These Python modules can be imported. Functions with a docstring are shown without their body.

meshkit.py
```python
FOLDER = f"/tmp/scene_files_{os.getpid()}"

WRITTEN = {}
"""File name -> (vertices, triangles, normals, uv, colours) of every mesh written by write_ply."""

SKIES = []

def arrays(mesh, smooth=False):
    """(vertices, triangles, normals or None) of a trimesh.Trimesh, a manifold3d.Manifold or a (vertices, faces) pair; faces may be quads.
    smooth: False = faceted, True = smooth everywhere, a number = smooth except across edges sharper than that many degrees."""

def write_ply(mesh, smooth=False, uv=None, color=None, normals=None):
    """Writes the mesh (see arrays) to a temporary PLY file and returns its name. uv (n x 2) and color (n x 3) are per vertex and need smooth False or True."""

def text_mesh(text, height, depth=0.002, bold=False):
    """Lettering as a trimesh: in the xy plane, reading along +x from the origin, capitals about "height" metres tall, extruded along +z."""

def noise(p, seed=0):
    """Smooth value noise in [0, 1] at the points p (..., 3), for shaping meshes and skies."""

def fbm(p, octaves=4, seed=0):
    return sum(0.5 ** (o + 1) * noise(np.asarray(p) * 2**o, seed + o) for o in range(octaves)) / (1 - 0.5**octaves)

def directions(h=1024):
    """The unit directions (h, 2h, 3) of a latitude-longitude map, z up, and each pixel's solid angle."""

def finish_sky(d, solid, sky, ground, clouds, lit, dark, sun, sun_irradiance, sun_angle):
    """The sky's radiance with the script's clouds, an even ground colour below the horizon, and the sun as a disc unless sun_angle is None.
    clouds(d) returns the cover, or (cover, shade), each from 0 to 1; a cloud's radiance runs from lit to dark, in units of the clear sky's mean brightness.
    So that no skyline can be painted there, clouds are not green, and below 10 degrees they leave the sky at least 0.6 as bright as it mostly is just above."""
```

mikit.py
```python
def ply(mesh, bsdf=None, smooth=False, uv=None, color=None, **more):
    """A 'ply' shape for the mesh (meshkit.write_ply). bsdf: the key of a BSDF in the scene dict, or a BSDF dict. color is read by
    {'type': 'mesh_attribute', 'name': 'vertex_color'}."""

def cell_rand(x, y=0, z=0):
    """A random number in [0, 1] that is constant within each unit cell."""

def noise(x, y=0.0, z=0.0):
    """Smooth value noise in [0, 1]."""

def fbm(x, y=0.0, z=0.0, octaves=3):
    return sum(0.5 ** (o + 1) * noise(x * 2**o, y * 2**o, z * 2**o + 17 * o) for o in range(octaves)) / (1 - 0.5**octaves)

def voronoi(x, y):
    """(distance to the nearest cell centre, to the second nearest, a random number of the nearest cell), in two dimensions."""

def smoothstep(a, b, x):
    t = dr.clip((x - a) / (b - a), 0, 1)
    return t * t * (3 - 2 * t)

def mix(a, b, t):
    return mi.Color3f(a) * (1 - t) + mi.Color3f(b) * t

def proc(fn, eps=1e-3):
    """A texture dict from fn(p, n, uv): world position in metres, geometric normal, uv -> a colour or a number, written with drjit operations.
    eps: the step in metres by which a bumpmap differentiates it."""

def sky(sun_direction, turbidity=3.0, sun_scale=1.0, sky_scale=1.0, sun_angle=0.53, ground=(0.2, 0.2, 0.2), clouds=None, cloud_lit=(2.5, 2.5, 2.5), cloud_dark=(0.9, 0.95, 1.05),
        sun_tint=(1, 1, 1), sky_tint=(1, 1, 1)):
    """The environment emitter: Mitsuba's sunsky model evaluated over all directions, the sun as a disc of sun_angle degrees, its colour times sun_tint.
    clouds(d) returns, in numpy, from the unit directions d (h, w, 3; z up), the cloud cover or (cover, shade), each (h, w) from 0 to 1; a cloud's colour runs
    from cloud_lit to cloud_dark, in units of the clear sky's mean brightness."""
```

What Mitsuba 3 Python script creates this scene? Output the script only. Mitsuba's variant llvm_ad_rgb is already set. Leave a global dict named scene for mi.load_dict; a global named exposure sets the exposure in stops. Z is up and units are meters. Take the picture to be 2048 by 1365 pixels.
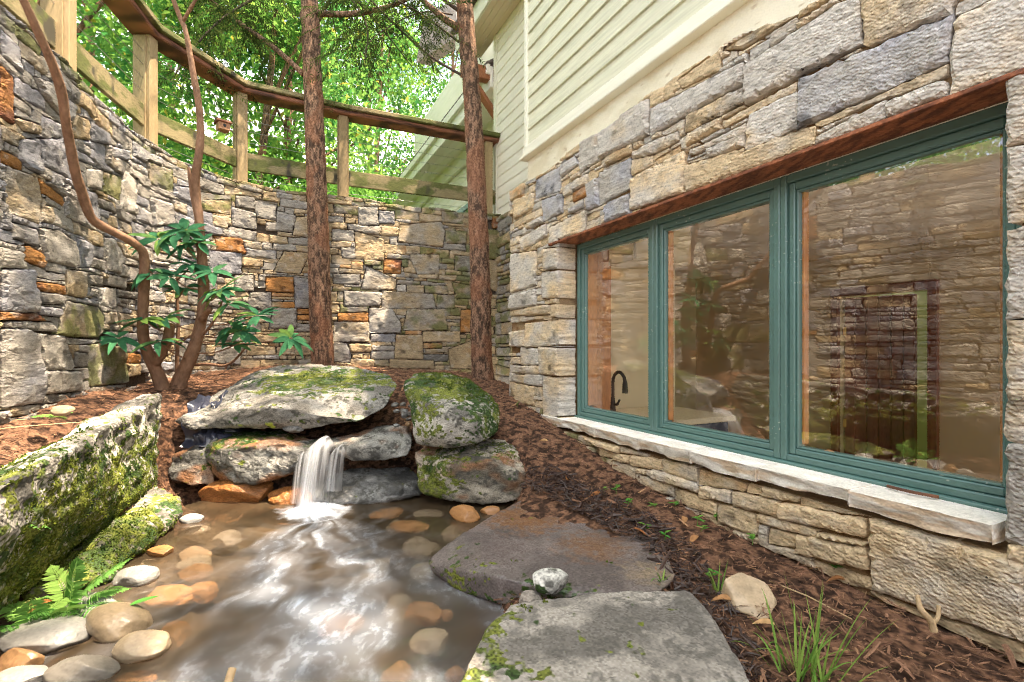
import math, random
import numpy as np, trimesh, mitsuba as mi, drjit as dr, manifold3d
import shapely, shapely.geometry as sg
from shapely.strtree import STRtree
from scipy.spatial import Delaunay
from scipy.interpolate import RBFInterpolator
import mikit, meshkit
from mikit import proc, noise, fbm, voronoi, cell_rand, smoothstep, mix, ply
T = mi.ScalarTransform4f
scene, labels = {}, {}
# ------------------------------------------------------------------ camera, sky, exposure
scene['camera'] = dict(type='perspective', fov=91.36, fov_axis='x', near_clip=0.02, far_clip=2000.0,
    principal_point_offset_y=-0.0099, to_world=T().look_at(origin=[0, 0, 1.05], target=[0, 1, 1.05], up=[0, 0, 1]))
def sky_clouds(d):
    q = d / np.maximum(d[..., 2:], .12)
    c = meshkit.fbm(q * 1.3 + 5.0, 4, 3)
    return np.clip((c - .30) * 3.0, .15, .9)
scene['sky'] = mikit.sky((0.42, -0.10, 1.3), turbidity=4.0, sun_scale=0.95, sun_angle=0.8, sky_tint=(1.05, 1.0, .93), sun_tint=(1.05, 1.0, .92), cloud_lit=(2.7, 2.5, 2.25), clouds=sky_clouds)
exposure = 4.0

# ------------------------------------------------------------------ helpers
rng = np.random.default_rng(7)
taken = {}
def key(name):
    n = taken.get(name, -1) + 1
    taken[name] = n
    return name if n == 0 else '%s_%03d' % (name, n)
def put(name, mesh, bsdf, smooth=False, label=None, cat=None, group=None, kind=None, uv=None):
    k = key(name)
    scene[k] = ply(mesh, bsdf, smooth=smooth, uv=uv)
    tag(k, label, cat, group, kind)
    return k
def tag(k, label=None, cat=None, group=None, kind=None):
    e = {}
    if label: e['label'] = label
    if cat: e['category'] = cat
    if group: e['group'] = group
    if kind: e['kind'] = kind
    if e: labels[k] = e
def root(name, label=None, cat=None, group=None, kind=None):
    k = key(name); tag(k, label, cat, group, kind); return k
def cat_meshes(parts):
    vs, fs, n = [], [], 0
    for v, f in parts:
        vs.append(np.asarray(v, float)); fs.append(np.asarray(f, int) + n); n += len(v)
    return np.vstack(vs), np.vstack(fs)
def chaikin(p, n=3):
    p = np.array(p, float)
    for _ in range(n):
        q = .75 * p[:-1] + .25 * p[1:]; r = .25 * p[:-1] + .75 * p[1:]
        p = np.vstack([p[:1], np.stack([q, r], 1).reshape(-1, p.shape[1]), p[-1:]])
    return p
def unit(v): return np.asarray(v, float) / (np.linalg.norm(v) + 1e-12)
def box(frame, a0, a1, b0, b1, c0, c1, bevel=.004):
    """a rounded box in a frame: frame(points (n,3)) -> world"""
    e = min(bevel, .3 * min(abs(a1 - a0), abs(b1 - b0), abs(c1 - c0)))
    pts = []
    for x, sx in ((a0, 1), (a1, -1)):
        for y, sy in ((b0, 1), (b1, -1)):
            for z, sz in ((c0, 1), (c1, -1)):
                pts += [(x + sx * e, y, z + 0 * e), (x, y + sy * e, z)] if False else [(x + sx * e, y + sy * e, z), (x + sx * e, y, z + sz * e), (x, y + sy * e, z + sz * e)]
    m = trimesh.convex.convex_hull(np.array(pts))
    return frame(np.array(m.vertices)), np.array(m.faces)
def flipfix(v, f):
    m = trimesh.Trimesh(v, f, process=False)
    if m.volume < 0: f = f[:, ::-1]
    return v, f
def tube(path, radii, sides=8, cap=True, bark=0.0, seed=0, twist=0):
    p = np.asarray(path, float); n = len(p)
    r = np.broadcast_to(np.asarray(radii, float), (n,))
    t = np.gradient(p, axis=0); t /= np.linalg.norm(t, axis=1, keepdims=True) + 1e-12
    ref = np.array([1., .15, 0.]) if abs(t[:, 0]).mean() < .8 else np.array([0, .2, 1.])
    a = np.cross(t, ref); a /= np.linalg.norm(a, axis=1, keepdims=True) + 1e-12
    b = np.cross(t, a)
    ang = np.arange(sides) * 2 * np.pi / sides
    L = np.r_[0, np.cumsum(np.linalg.norm(np.diff(p, axis=0), axis=1))]
    rr = np.repeat(r[:, None], sides, 1)
    if bark > 0:
        rad = r.mean()
        q = np.stack([np.cos(ang)[None] * rad + 0 * L[:, None], np.sin(ang)[None] * rad + 0 * L[:, None], L[:, None] + 0 * ang[None]], -1)
        k1 = 1 - np.abs(2 * meshkit.noise(q * [34, 34, 9.] + 3, seed) - 1) ** .8
        k2 = meshkit.noise(q * [80, 80, 42.], seed + 1)
        k3 = meshkit.fbm(q * [7, 7, 3.], 2, seed + 2)
        rr = rr + bark * (k1 * .8 + k2 * .5 + k3 * 1.3 - 1.1)
        if bark > .008:
            kr = np.random.default_rng(seed + 50)
            for _ in range(26):
                l0, a0, hh = kr.uniform(0, min(L[-1], 7)), kr.uniform(0, 6.283), kr.uniform(.008, .024)
                da = (ang - a0 + np.pi) % (2 * np.pi) - np.pi
                rr = rr + hh * np.exp(-((L[:, None] - l0) / .035) ** 2 - (da[None] / .32) ** 2) - hh * .7 * np.exp(-((L[:, None] - l0 + .01) / .014) ** 2 - (da[None] / .14) ** 2)
    v = p[:, None] + rr[..., None] * (np.cos(ang)[None, :, None] * a[:, None] + np.sin(ang)[None, :, None] * b[:, None])
    i, j = np.meshgrid(np.arange(n - 1), np.arange(sides), indexing='ij')
    q = np.stack([i * sides + j, i * sides + (j + 1) % sides, (i + 1) * sides + (j + 1) % sides, (i + 1) * sides + j], -1).reshape(-1, 4)
    f = np.vstack([q[:, [0, 1, 2]], q[:, [0, 2, 3]]])
    v = v.reshape(-1, 3)
    if cap:
        v = np.vstack([v, p[:1], p[-1:]]); m = n * sides
        jj = np.arange(sides)
        f = np.vstack([f, np.stack([(jj + 1) % sides, jj, jj * 0 + m], 1), np.stack([(n - 1) * sides + jj, (n - 1) * sides + (jj + 1) % sides, jj * 0 + m + 1], 1)])
    return v, f
def resample(p, step):
    p = np.asarray(p, float); L = np.r_[0, np.cumsum(np.linalg.norm(np.diff(p, axis=0), axis=1))]
    n = max(2, int(L[-1] / step)); s = np.linspace(0, L[-1], n)
    return np.stack([np.interp(s, L, p[:, k]) for k in range(p.shape[1])], 1)
def prism(profile, frame, a0, a1):
    """profile: convex polygon (b, c) swept along a from a0 to a1"""
    n = len(profile)
    v = np.array([(a0, b, c) for b, c in profile] + [(a1, b, c) for b, c in profile])
    m = trimesh.convex.convex_hull(v)
    return frame(np.array(m.vertices)), np.array(m.faces)
def ident(v): return np.asarray(v, float)

# ------------------------------------------------------------------ house frame: (s along the wall away from the camera, d outwards distance into the house, z up)
U, N = np.array([-.4378, .899, 0]), np.array([.899, .4378, 0])
def HF(v):
    v = np.asarray(v, float)
    return v[:, :1] * U + v[:, 1:2] * N + v[:, 2:3] * np.array([0, 0, 1.])
PLAN = chaikin([(-2.3,-2.0),(-2.45,-.6),(-2.6,.6),(-2.72,1.6),(-2.80,2.3),(-2.86,2.85),(-2.94,3.2),(-3.04,3.47),(-3.19,3.90),(-3.31,4.26),(-3.37,4.58),(-3.37,4.80),(-3.36,5.08),(-3.31,5.43),(-3.2,5.70),(-3.02,5.88),(-2.80,6.06),(-2.54,6.20),(-2.23,6.32),(-1.78,6.50),(-1.22,6.72),(-.69,7.0),(-.10,7.26),(.4,7.48)])
PS = np.r_[0, np.cumsum(np.linalg.norm(np.diff(PLAN, axis=0), axis=1))]
_t = np.gradient(PLAN, PS, axis=0); _t /= np.linalg.norm(_t, axis=1, keepdims=True)
PN = np.stack([_t[:, 1], -_t[:, 0]], 1)            # towards the court
def RF(v):
    """retaining wall frame: (s, height, proud of the face)"""
    v = np.asarray(v, float); s = v[:, 0]
    p = np.stack([np.interp(s, PS, PLAN[:, k]) for k in (0, 1)], 1)
    n = np.stack([np.interp(s, PS, PN[:, k]) for k in (0, 1)], 1); n /= np.linalg.norm(n, axis=1, keepdims=True)
    p = p + n * v[:, 2:3]
    return np.column_stack([p, v[:, 1]])
def HWF(v):
    """house stone face frame: (s, height, proud of the face at d = 2.05)"""
    v = np.asarray(v, float)
    return HF(np.column_stack([v[:, 0], 2.05 - v[:, 2], v[:, 1]]))

# ------------------------------------------------------------------ materials
def rgb(*c): return {'type': 'rgb', 'value': list(c)}
def mat(name, color, rough=.8, bump=None, scale=.004, eps=.002, spec=.5, two=True, **kw):
    b = dict(type='principled', base_color=color, roughness=rough, specular=spec, **kw)
    if bump is not None:
        b = dict(type='bumpmap', arbitrary=proc(bump, eps), scale=scale, bsdf=b)
    scene[name] = dict(type='twosided', bsdf=b) if two else b
def V(*c): return mi.Color3f(*c)

def wall_stone(p, n, uv):
    s = fbm(p.x * 5.0 + uv.y * 31, p.y * 5.0, p.z * 5.0 + uv.x * 17, 4) - .5
    t = uv.x + s * .50
    c = mix((.265, .272, .305), (.325, .308, .28), smoothstep(.0, .26, t))
    c = mix(c, (.40, .315, .20), smoothstep(.34, .56, t))
    c = mix(c, (.42, .205, .07), smoothstep(.62, .84, t))
    c = mix(c, (.20, .085, .05), smoothstep(.86, 1.02, t))
    st = noise(p.x * 24 + p.z * 52 + uv.x * 40, p.y * 24 - p.z * 40, p.z * 105 + uv.y * 9)
    g = noise(p.x * 170, p.y * 170, p.z * 170)
    k = noise(p.x * 75, p.y * 75, p.z * 75)
    b = uv.y * (.44 + .58 * st + .52 * g + .35 * (k - .5))
    dark = smoothstep(.62, .8, fbm(p.x * 9 + 7, p.y * 9, p.z * 9, 3)) * .55 + smoothstep(.82, .92, k) * .45
    pale = smoothstep(.60, .74, fbm(p.x * 16 + 3, p.y * 16, p.z * 16 + 9, 2)) * .45
    c = c * b * (1 - dark)
    return mix(c, V(.55, .54, .50), pale * g)
def wall_bump(p, n, uv):
    return .5 * fbm(p.x * 38 + p.z * 20, p.y * 38 - p.z * 12, p.z * 70, 3) + .4 * noise(p.x * 130, p.y * 130, p.z * 150) + .15 * noise(p.x * 17, p.y * 17, p.z * 26)
mat('m_wall_stone', proc(wall_stone), .88, wall_bump, .017, .0015, spec=.3)
def green_stone(p, n, uv):
    c = wall_stone(p, n, uv)
    a = fbm(p.x * 7, p.y * 7, p.z * 7 + 4, 4)
    m = smoothstep(.40, .60, a) * .75
    return mix(c, V(.13, .145, .045) * (.5 + noise(p.x * 120, p.y * 120, p.z * 120)), m)
mat('m_wall_stone_algae', proc(green_stone), .9, wall_bump, .017, .0015, spec=.3)
def mortar_dark(p, n, uv): return V(.065, .050, .038) * (.5 + noise(p.x * 60, p.y * 60, p.z * 60))
mat('m_mortar_dark', proc(mortar_dark), .95)
def mortar_tan(p, n, uv):
    a = fbm(p.x * 9, p.y * 9, p.z * 9, 3)
    return mix((.20, .115, .05), (.30, .21, .12), smoothstep(.4, .6, a)) * (.6 + .6 * noise(p.x * 140, p.y * 140, p.z * 140))
mat('m_mortar_tan', proc(mortar_tan), .95, lambda p, n, uv: noise(p.x * 90, p.y * 90, p.z * 90), .004)

# moss grows where the photograph shows it: centres, radius, amount (world metres)
MOSS = []
def moss_field(p, blobs):
    m = mi.Float(0)
    for (x, y, z), r, a in blobs:
        d2 = dr.square(p.x - x) + dr.square(p.y - y) + dr.square(p.z - z)
        m = m + a * dr.exp(-d2 / (r * r))
    return m
def granite(p, lichen=.85, a=(.17, .165, .155), b=(.33, .32, .30)):
    f = fbm(p.x * 6, p.y * 6, p.z * 8, 4)
    k = noise(p.x * 62, p.y * 62, p.z * 62)
    g = noise(p.x * 150, p.y * 150, p.z * 150)
    c = mix(a, b, smoothstep(.36, .62, f))
    c = c * (.55 + .9 * g)
    lich = smoothstep(.46, .62, fbm(p.x * 17 + 11, p.y * 17, p.z * 17, 4)) * smoothstep(.25, .6, k)
    c = mix(c, V(.045, .045, .04), lich * lichen)
    return c, f, k, g
def moss_on(c, p, m, k, g):
    a = fbm(p.x * 19 + 5, p.y * 19, p.z * 19, 4)
    w = smoothstep(.40, .55, m + (a - .5) * 1.5 + (k - .5) * .5)
    mc = mix((.026, .055, .012), (.115, .135, .022), smoothstep(.38, .62, fbm(p.x * 8 + 31, p.y * 8, p.z * 8, 3)))
    w = w * (1 - .75 * smoothstep(.55, .75, fbm(p.x * 42, p.y * 42, p.z * 42, 2)))
    return mix(c, mc * (.2 + 1.7 * g), w)
def rock_bump(p, n, uv):
    return .5 * fbm(p.x * 22, p.y * 22, p.z * 30, 4) + .35 * noise(p.x * 62, p.y * 62, p.z * 62) + .25 * noise(p.x * 150, p.y * 150, p.z * 150)
def rock_mat(name, blobs, rough=.85, a=(.13, .125, .115), b=(.33, .32, .30), orange=0.0, spots=(), scale=.016, lichen=.85, plain=0.0, base_moss=0.0):
    def fn(p, n, uv):
        c, f, k, g = granite(p, lichen, a, b)
        if plain: c = mix(c, (V(*a) * .45 + V(*b) * .55) * (.7 + .5 * g), plain)
        if orange:
            o = smoothstep(.5 - .25 * orange, .68 - .2 * orange, fbm(p.x * 5 + 2, p.y * 5 + 9, p.z * 7, 3))
            c = mix(c, V(.30, .125, .04) * (.45 + 1.0 * g), o * min(1, .55 + .4 * orange))
        for (x, y, z), r, col in spots:
            d = dr.sqrt(dr.square(p.x - x) + dr.square(p.y - y) + dr.square(p.z - z)) / r + (fbm(p.x * 40, p.y * 40, p.z * 40, 2) - .5) * 1.1
            c = mix(c, V(*col) * (.6 + .6 * g), 1 - smoothstep(.75 if r < .1 else .1, 1.0 if r < .1 else 1.15, d))
        return moss_on(c, p, moss_field(p, blobs) + base_moss, k, g)
    mat(name, proc(fn), rough, rock_bump, scale, .0018, spec=.4)

def mulch_col(p, n, uv):
    a = fbm(p.x * 30, p.y * 30, p.z * 30, 3); k = noise(p.x * 90, p.y * 90, p.z * 90)
    return mix((.045, .025, .017), (.195, .105, .065), smoothstep(.35, .65, a)) * (.4 + 1.0 * k)
def mulch_bump(p, n, uv): return fbm(p.x * 45, p.y * 45, p.z * 45, 3)
mat('m_mulch', proc(mulch_col), .95, mulch_bump, .02, .003, spec=.2)
def chip_col(p, n, uv):
    c = mix((.05, .028, .020), (.32, .175, .108), uv.x)
    c = mix(c, (.38, .22, .12), smoothstep(.88, .96, uv.y))
    return c * (.65 + .6 * noise(p.x * 200, p.y * 200, p.z * 200))
mat('m_chip', proc(chip_col), .85, spec=.25)
mat('m_chip_wet', proc(lambda p, n, uv: mix((.022, .014, .013), (.07, .042, .036), uv.x)), .45, spec=.5)
def bed_col(p, n, uv):
    a = fbm(p.x * 7, p.y * 7, p.z * 7, 3)
    return mix((.065, .045, .027), (.14, .096, .056), smoothstep(.35, .65, a)) * (.7 + .5 * noise(p.x * 60, p.y * 60, p.z * 60))
mat('m_pond_bed', proc(bed_col), .9)

def bark_col(p, n, uv):
    v = noise(p.x * 55, p.y * 55, p.z * 13); k = noise(p.x * 120, p.y * 120, p.z * 60)
    l = fbm(p.x * 5, p.y * 5, p.z * 3, 3)
    c = mix((.07, .043, .030), (.27, .165, .112), smoothstep(.3, .72, v * .65 + k * .35))
    c = mix(c, (.28, .125, .07), smoothstep(.48, .62, l) * .5)
    return c * (.65 + .6 * k)
mat('m_bark', proc(bark_col), .9, lambda p, n, uv: noise(p.x * 60, p.y * 60, p.z * 14) + .5 * noise(p.x * 140, p.y * 140, p.z * 70), .012, .002, spec=.25)
def rbark(p, n, uv):
    v = noise(p.x * 40, p.y * 40, p.z * 18); k = noise(p.x * 130, p.y * 130, p.z * 50)
    return mix((.13, .070, .042), (.32, .18, .108), v * .6 + k * .4)
mat('m_shrub_bark', proc(rbark), .75, lambda p, n, uv: noise(p.x * 90, p.y * 90, p.z * 40), .004)
mat('m_cut_wood', rgb(.55, .33, .16), .8)
mat('m_dark_branch', proc(lambda p, n, uv: V(.062, .047, .036) * (.6 + .8 * noise(p.x * 70, p.y * 70, p.z * 30))), .9)
def leafmat(name, fn, trans, rough=.5, spec=.4):
    scene[name] = dict(type='principledthin', base_color=proc(fn), roughness=rough, diff_trans=trans, eta=1.4)
leafmat('m_rhodo_leaf', lambda p, n, uv: mix((.06, .20, .10), (.22, .36, .08), smoothstep(.45, .95, uv.x)) * (.8 + .4 * noise(p.x * 60, p.y * 60, p.z * 60)), .55, .22)
leafmat('m_fern', lambda p, n, uv: mix((.08, .26, .06), (.24, .40, .10), uv.x), .7, .5)
leafmat('m_seedling', lambda p, n, uv: mix((.08, .30, .06), (.20, .40, .07), uv.x), .7, .45)
leafmat('m_grass_blade', lambda p, n, uv: mix((.14, .32, .06), (.30, .44, .10), uv.x), .7, .45)
def tree_leaf(p, n, uv):
    c = mix((.055, .21, .055), (.28, .46, .09), uv.x)
    return mix(c, (.45, .40, .07), smoothstep(.955, .98, uv.y))
leafmat('m_tree_leaf', tree_leaf, 1.1, .45)
leafmat('m_needle', lambda p, n, uv: mix((.022, .05, .016), (.085, .11, .032), uv.x), .6, .5)
leafmat('m_ground_cover', lambda p, n, uv: mix((.08, .27, .06), (.22, .42, .08), uv.x), .9, .5)

def wood_col(a, b, axis):
    def fn(p, n, uv):
        q = (p.x, p.y, p.z)
        f = [38., 38., 38.]; f[axis] = 1.6
        v = noise(q[0] * f[0], q[1] * f[1], q[2] * f[2]); w = fbm(p.x * 3, p.y * 3, p.z * 3, 3)
        return mix(a, b, v * .6 + w * .4) * (.8 + .35 * noise(p.x * 160, p.y * 160, p.z * 30))
    return fn
mat('m_post', proc(wood_col((.27, .20, .105), (.40, .305, .175), 2)), .75, spec=.3)
def rail_green(p, n, uv):
    a = fbm(p.x * 5, p.y * 5, p.z * 9, 4); k = noise(p.x * 50, p.y * 50, p.z * 90)
    c = mix((.17, .145, .075), (.29, .24, .13), k)
    c = mix(c, V(.10, .115, .03) * (.6 + .6 * k), smoothstep(.40, .60, a))
    return mix(c, V(.05, .045, .03), smoothstep(.60, .72, fbm(p.x * 8 + 9, p.y * 8, p.z * 4, 3)))
mat('m_rail_weathered', proc(rail_green), .85, lambda p, n, uv: noise(p.x * 60, p.y * 60, p.z * 150), .003)
def rail_red(p, n, uv):
    v = noise((p.x + p.y * .4) * 6, p.y * 9, p.z * 60); w = fbm(p.x * 4, p.y * 4, p.z * 8, 3)
    return mix((.07, .032, .022), (.30, .125, .07), smoothstep(.28, .68, v * .4 + w * .6))
mat('m_rail_red', proc(rail_red), .8)
mat('m_cable', rgb(.35, .35, .34), .35, metallic=.8)
def siding_col(a, amt):
    def fn(p, n, uv):
        g = noise((p.x * -.4378 + p.y * .899) * 7, p.z * 130, (p.x * .9 + p.y * .44) * 10)
        h = fbm((p.x * -.4378 + p.y * .899) * 2, p.z * 14, 3, 3)
        return V(*a) * (1 - amt + amt * 1.1 * g + .14 * (h - .5))
    return fn
def siding_bump(p, n, uv): return noise((p.x * -.4378 + p.y * .899) * 9, p.z * 150, (p.x * .9 + p.y * .44) * 10)
mat('m_siding_sage', proc(siding_col((.62, .615, .475), .22)), .6, siding_bump, .0022, .0012)
mat('m_siding_cream', proc(siding_col((.80, .775, .68), .07)), .6)
mat('m_trim', proc(siding_col((.76, .75, .64), .08)), .55)
def stucco(p, n, uv):
    a = fbm(p.x * 4, p.y * 4, p.z * 7, 4)
    c = mix((.74, .70, .57), (.64, .585, .44), smoothstep(.45, .7, a))
    c = mix(c, V(.36, .25, .14), smoothstep(.70, .78, fbm(p.x * 9 + 4, p.y * 9, p.z * 20, 3)) * .5)
    return c * (.92 + .12 * noise(p.x * 150, p.y * 150, p.z * 150))
mat('m_stucco', proc(stucco), .9, lambda p, n, uv: noise(p.x * 110, p.y * 110, p.z * 110), .0025)
mat('m_soffit', proc(siding_col((.66, .57, .42), .06)), .7)
mat('m_roof_edge', proc(lambda p, n, uv: V(.42, .37, .35) * (.75 + .4 * noise(p.x * 25, p.y * 25, p.z * 25))), .9)
mat('m_roof', proc(lambda p, n, uv: V(.16, .135, .13) * (.6 + .7 * noise(p.x * 40, p.y * 40, p.z * 40))), .9)
mat('m_timber', proc(wood_col((.24, .085, .035), (.36, .15, .07), 1)), .7)
def teal(p, n, uv):
    s = smoothstep(.80, .86, noise(p.x * 90, p.y * 90, p.z * 90)) * smoothstep(.5, .7, fbm(p.x * 6, p.y * 6, p.z * 6, 2))
    return mix(V(.098, .195, .18) * (.9 + .2 * fbm(p.x * 5, p.y * 5, p.z * 5, 2)), (.45, .5, .45), s * .7)
mat('m_teal', proc(teal), .30, spec=.7)
def rust(p, n, uv):
    a = fbm((p.x * -.4378 + p.y * .899) * 12, p.x * 40, p.z * 40, 3)
    return mix((.14, .05, .026), (.33, .12, .055), smoothstep(.3, .7, a)) * (.6 + .8 * noise(p.x * 120, p.y * 120, p.z * 120))
mat('m_rust', proc(rust), .75, lambda p, n, uv: noise(p.x * 80, p.y * 80, p.z * 80), .002)
def sill_col(p, n, uv):
    a = fbm(p.x * 10 + uv.x * 9, p.y * 10, p.z * 26, 4); g = noise(p.x * 160, p.y * 160, p.z * 160)
    c = mix((.66, .63, .565), (.80, .775, .715), smoothstep(.3, .7, a))
    return mix(c, V(.62, .47, .31), uv.y * smoothstep(.42, .6, fbm(p.x * 7, p.y * 7, p.z * 30, 3)) * .8) * (.8 + .35 * g)
mat('m_sill', proc(sill_col), .8, lambda p, n, uv: fbm(p.x * 60, p.y * 60, p.z * 110, 3), .005)
mat('m_sill_mortar', rgb(.78, .76, .71), .9)
scene['m_glass'] = dict(type='thindielectric', int_ior=1.95, ext_ior=1.0)
mat('m_casing', proc(wood_col((.34, .125, .035), (.55, .24, .075), 2)), .45)
mat('m_door', proc(wood_col((.13, .034, .02), (.29, .082, .04), 2)), .5)
mat('m_room_wall', proc(lambda p, n, uv: V(.64, .54, .35) * (.96 + .08 * fbm(p.x * 3, p.y * 3, p.z * 3, 2))), .8)
mat('m_room_green', rgb(.30, .38, .15), .8)
mat('m_room_floor', rgb(.34, .23, .14), .4)
mat('m_room_ceiling', rgb(.78, .74, .66), .9)
mat('m_counter', proc(lambda p, n, uv: mix((.46, .39, .24), (.60, .52, .34), noise(p.x * 130, p.y * 130, p.z * 130))), .3)
mat('m_cabinet', rgb(.018, .026, .055), .5)
mat('m_cabinet_cream', rgb(.62, .55, .36), .5)
mat('m_bronze', rgb(.028, .022, .018), .25, metallic=.6)
mat('m_brass', rgb(.75, .52, .16), .3, metallic=.9)
mat('m_liner', proc(lambda p, n, uv: V(.040, .045, .072) * (.8 + .4 * fbm(p.x * 9, p.y * 9, p.z * 9, 2))), .22, spec=.6)
mat('m_birdhouse', proc(wood_col((.30, .13, .07), (.5, .3, .18), 0)), .8)
mat('m_white_paint', rgb(.8, .78, .74), .6)
mat('m_black', rgb(.012, .012, .013), .6)
mat('m_bleached', proc(wood_col((.36, .25, .13), (.58, .43, .26), 2)), .8)
def dead_col(p, n, uv): return mix((.30, .11, .04), (.62, .40, .20), uv.x) * (.7 + .5 * noise(p.x * 90, p.y * 90, p.z * 90))
leafmat('m_dead_leaf', dead_col, .35, .6)

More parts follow.
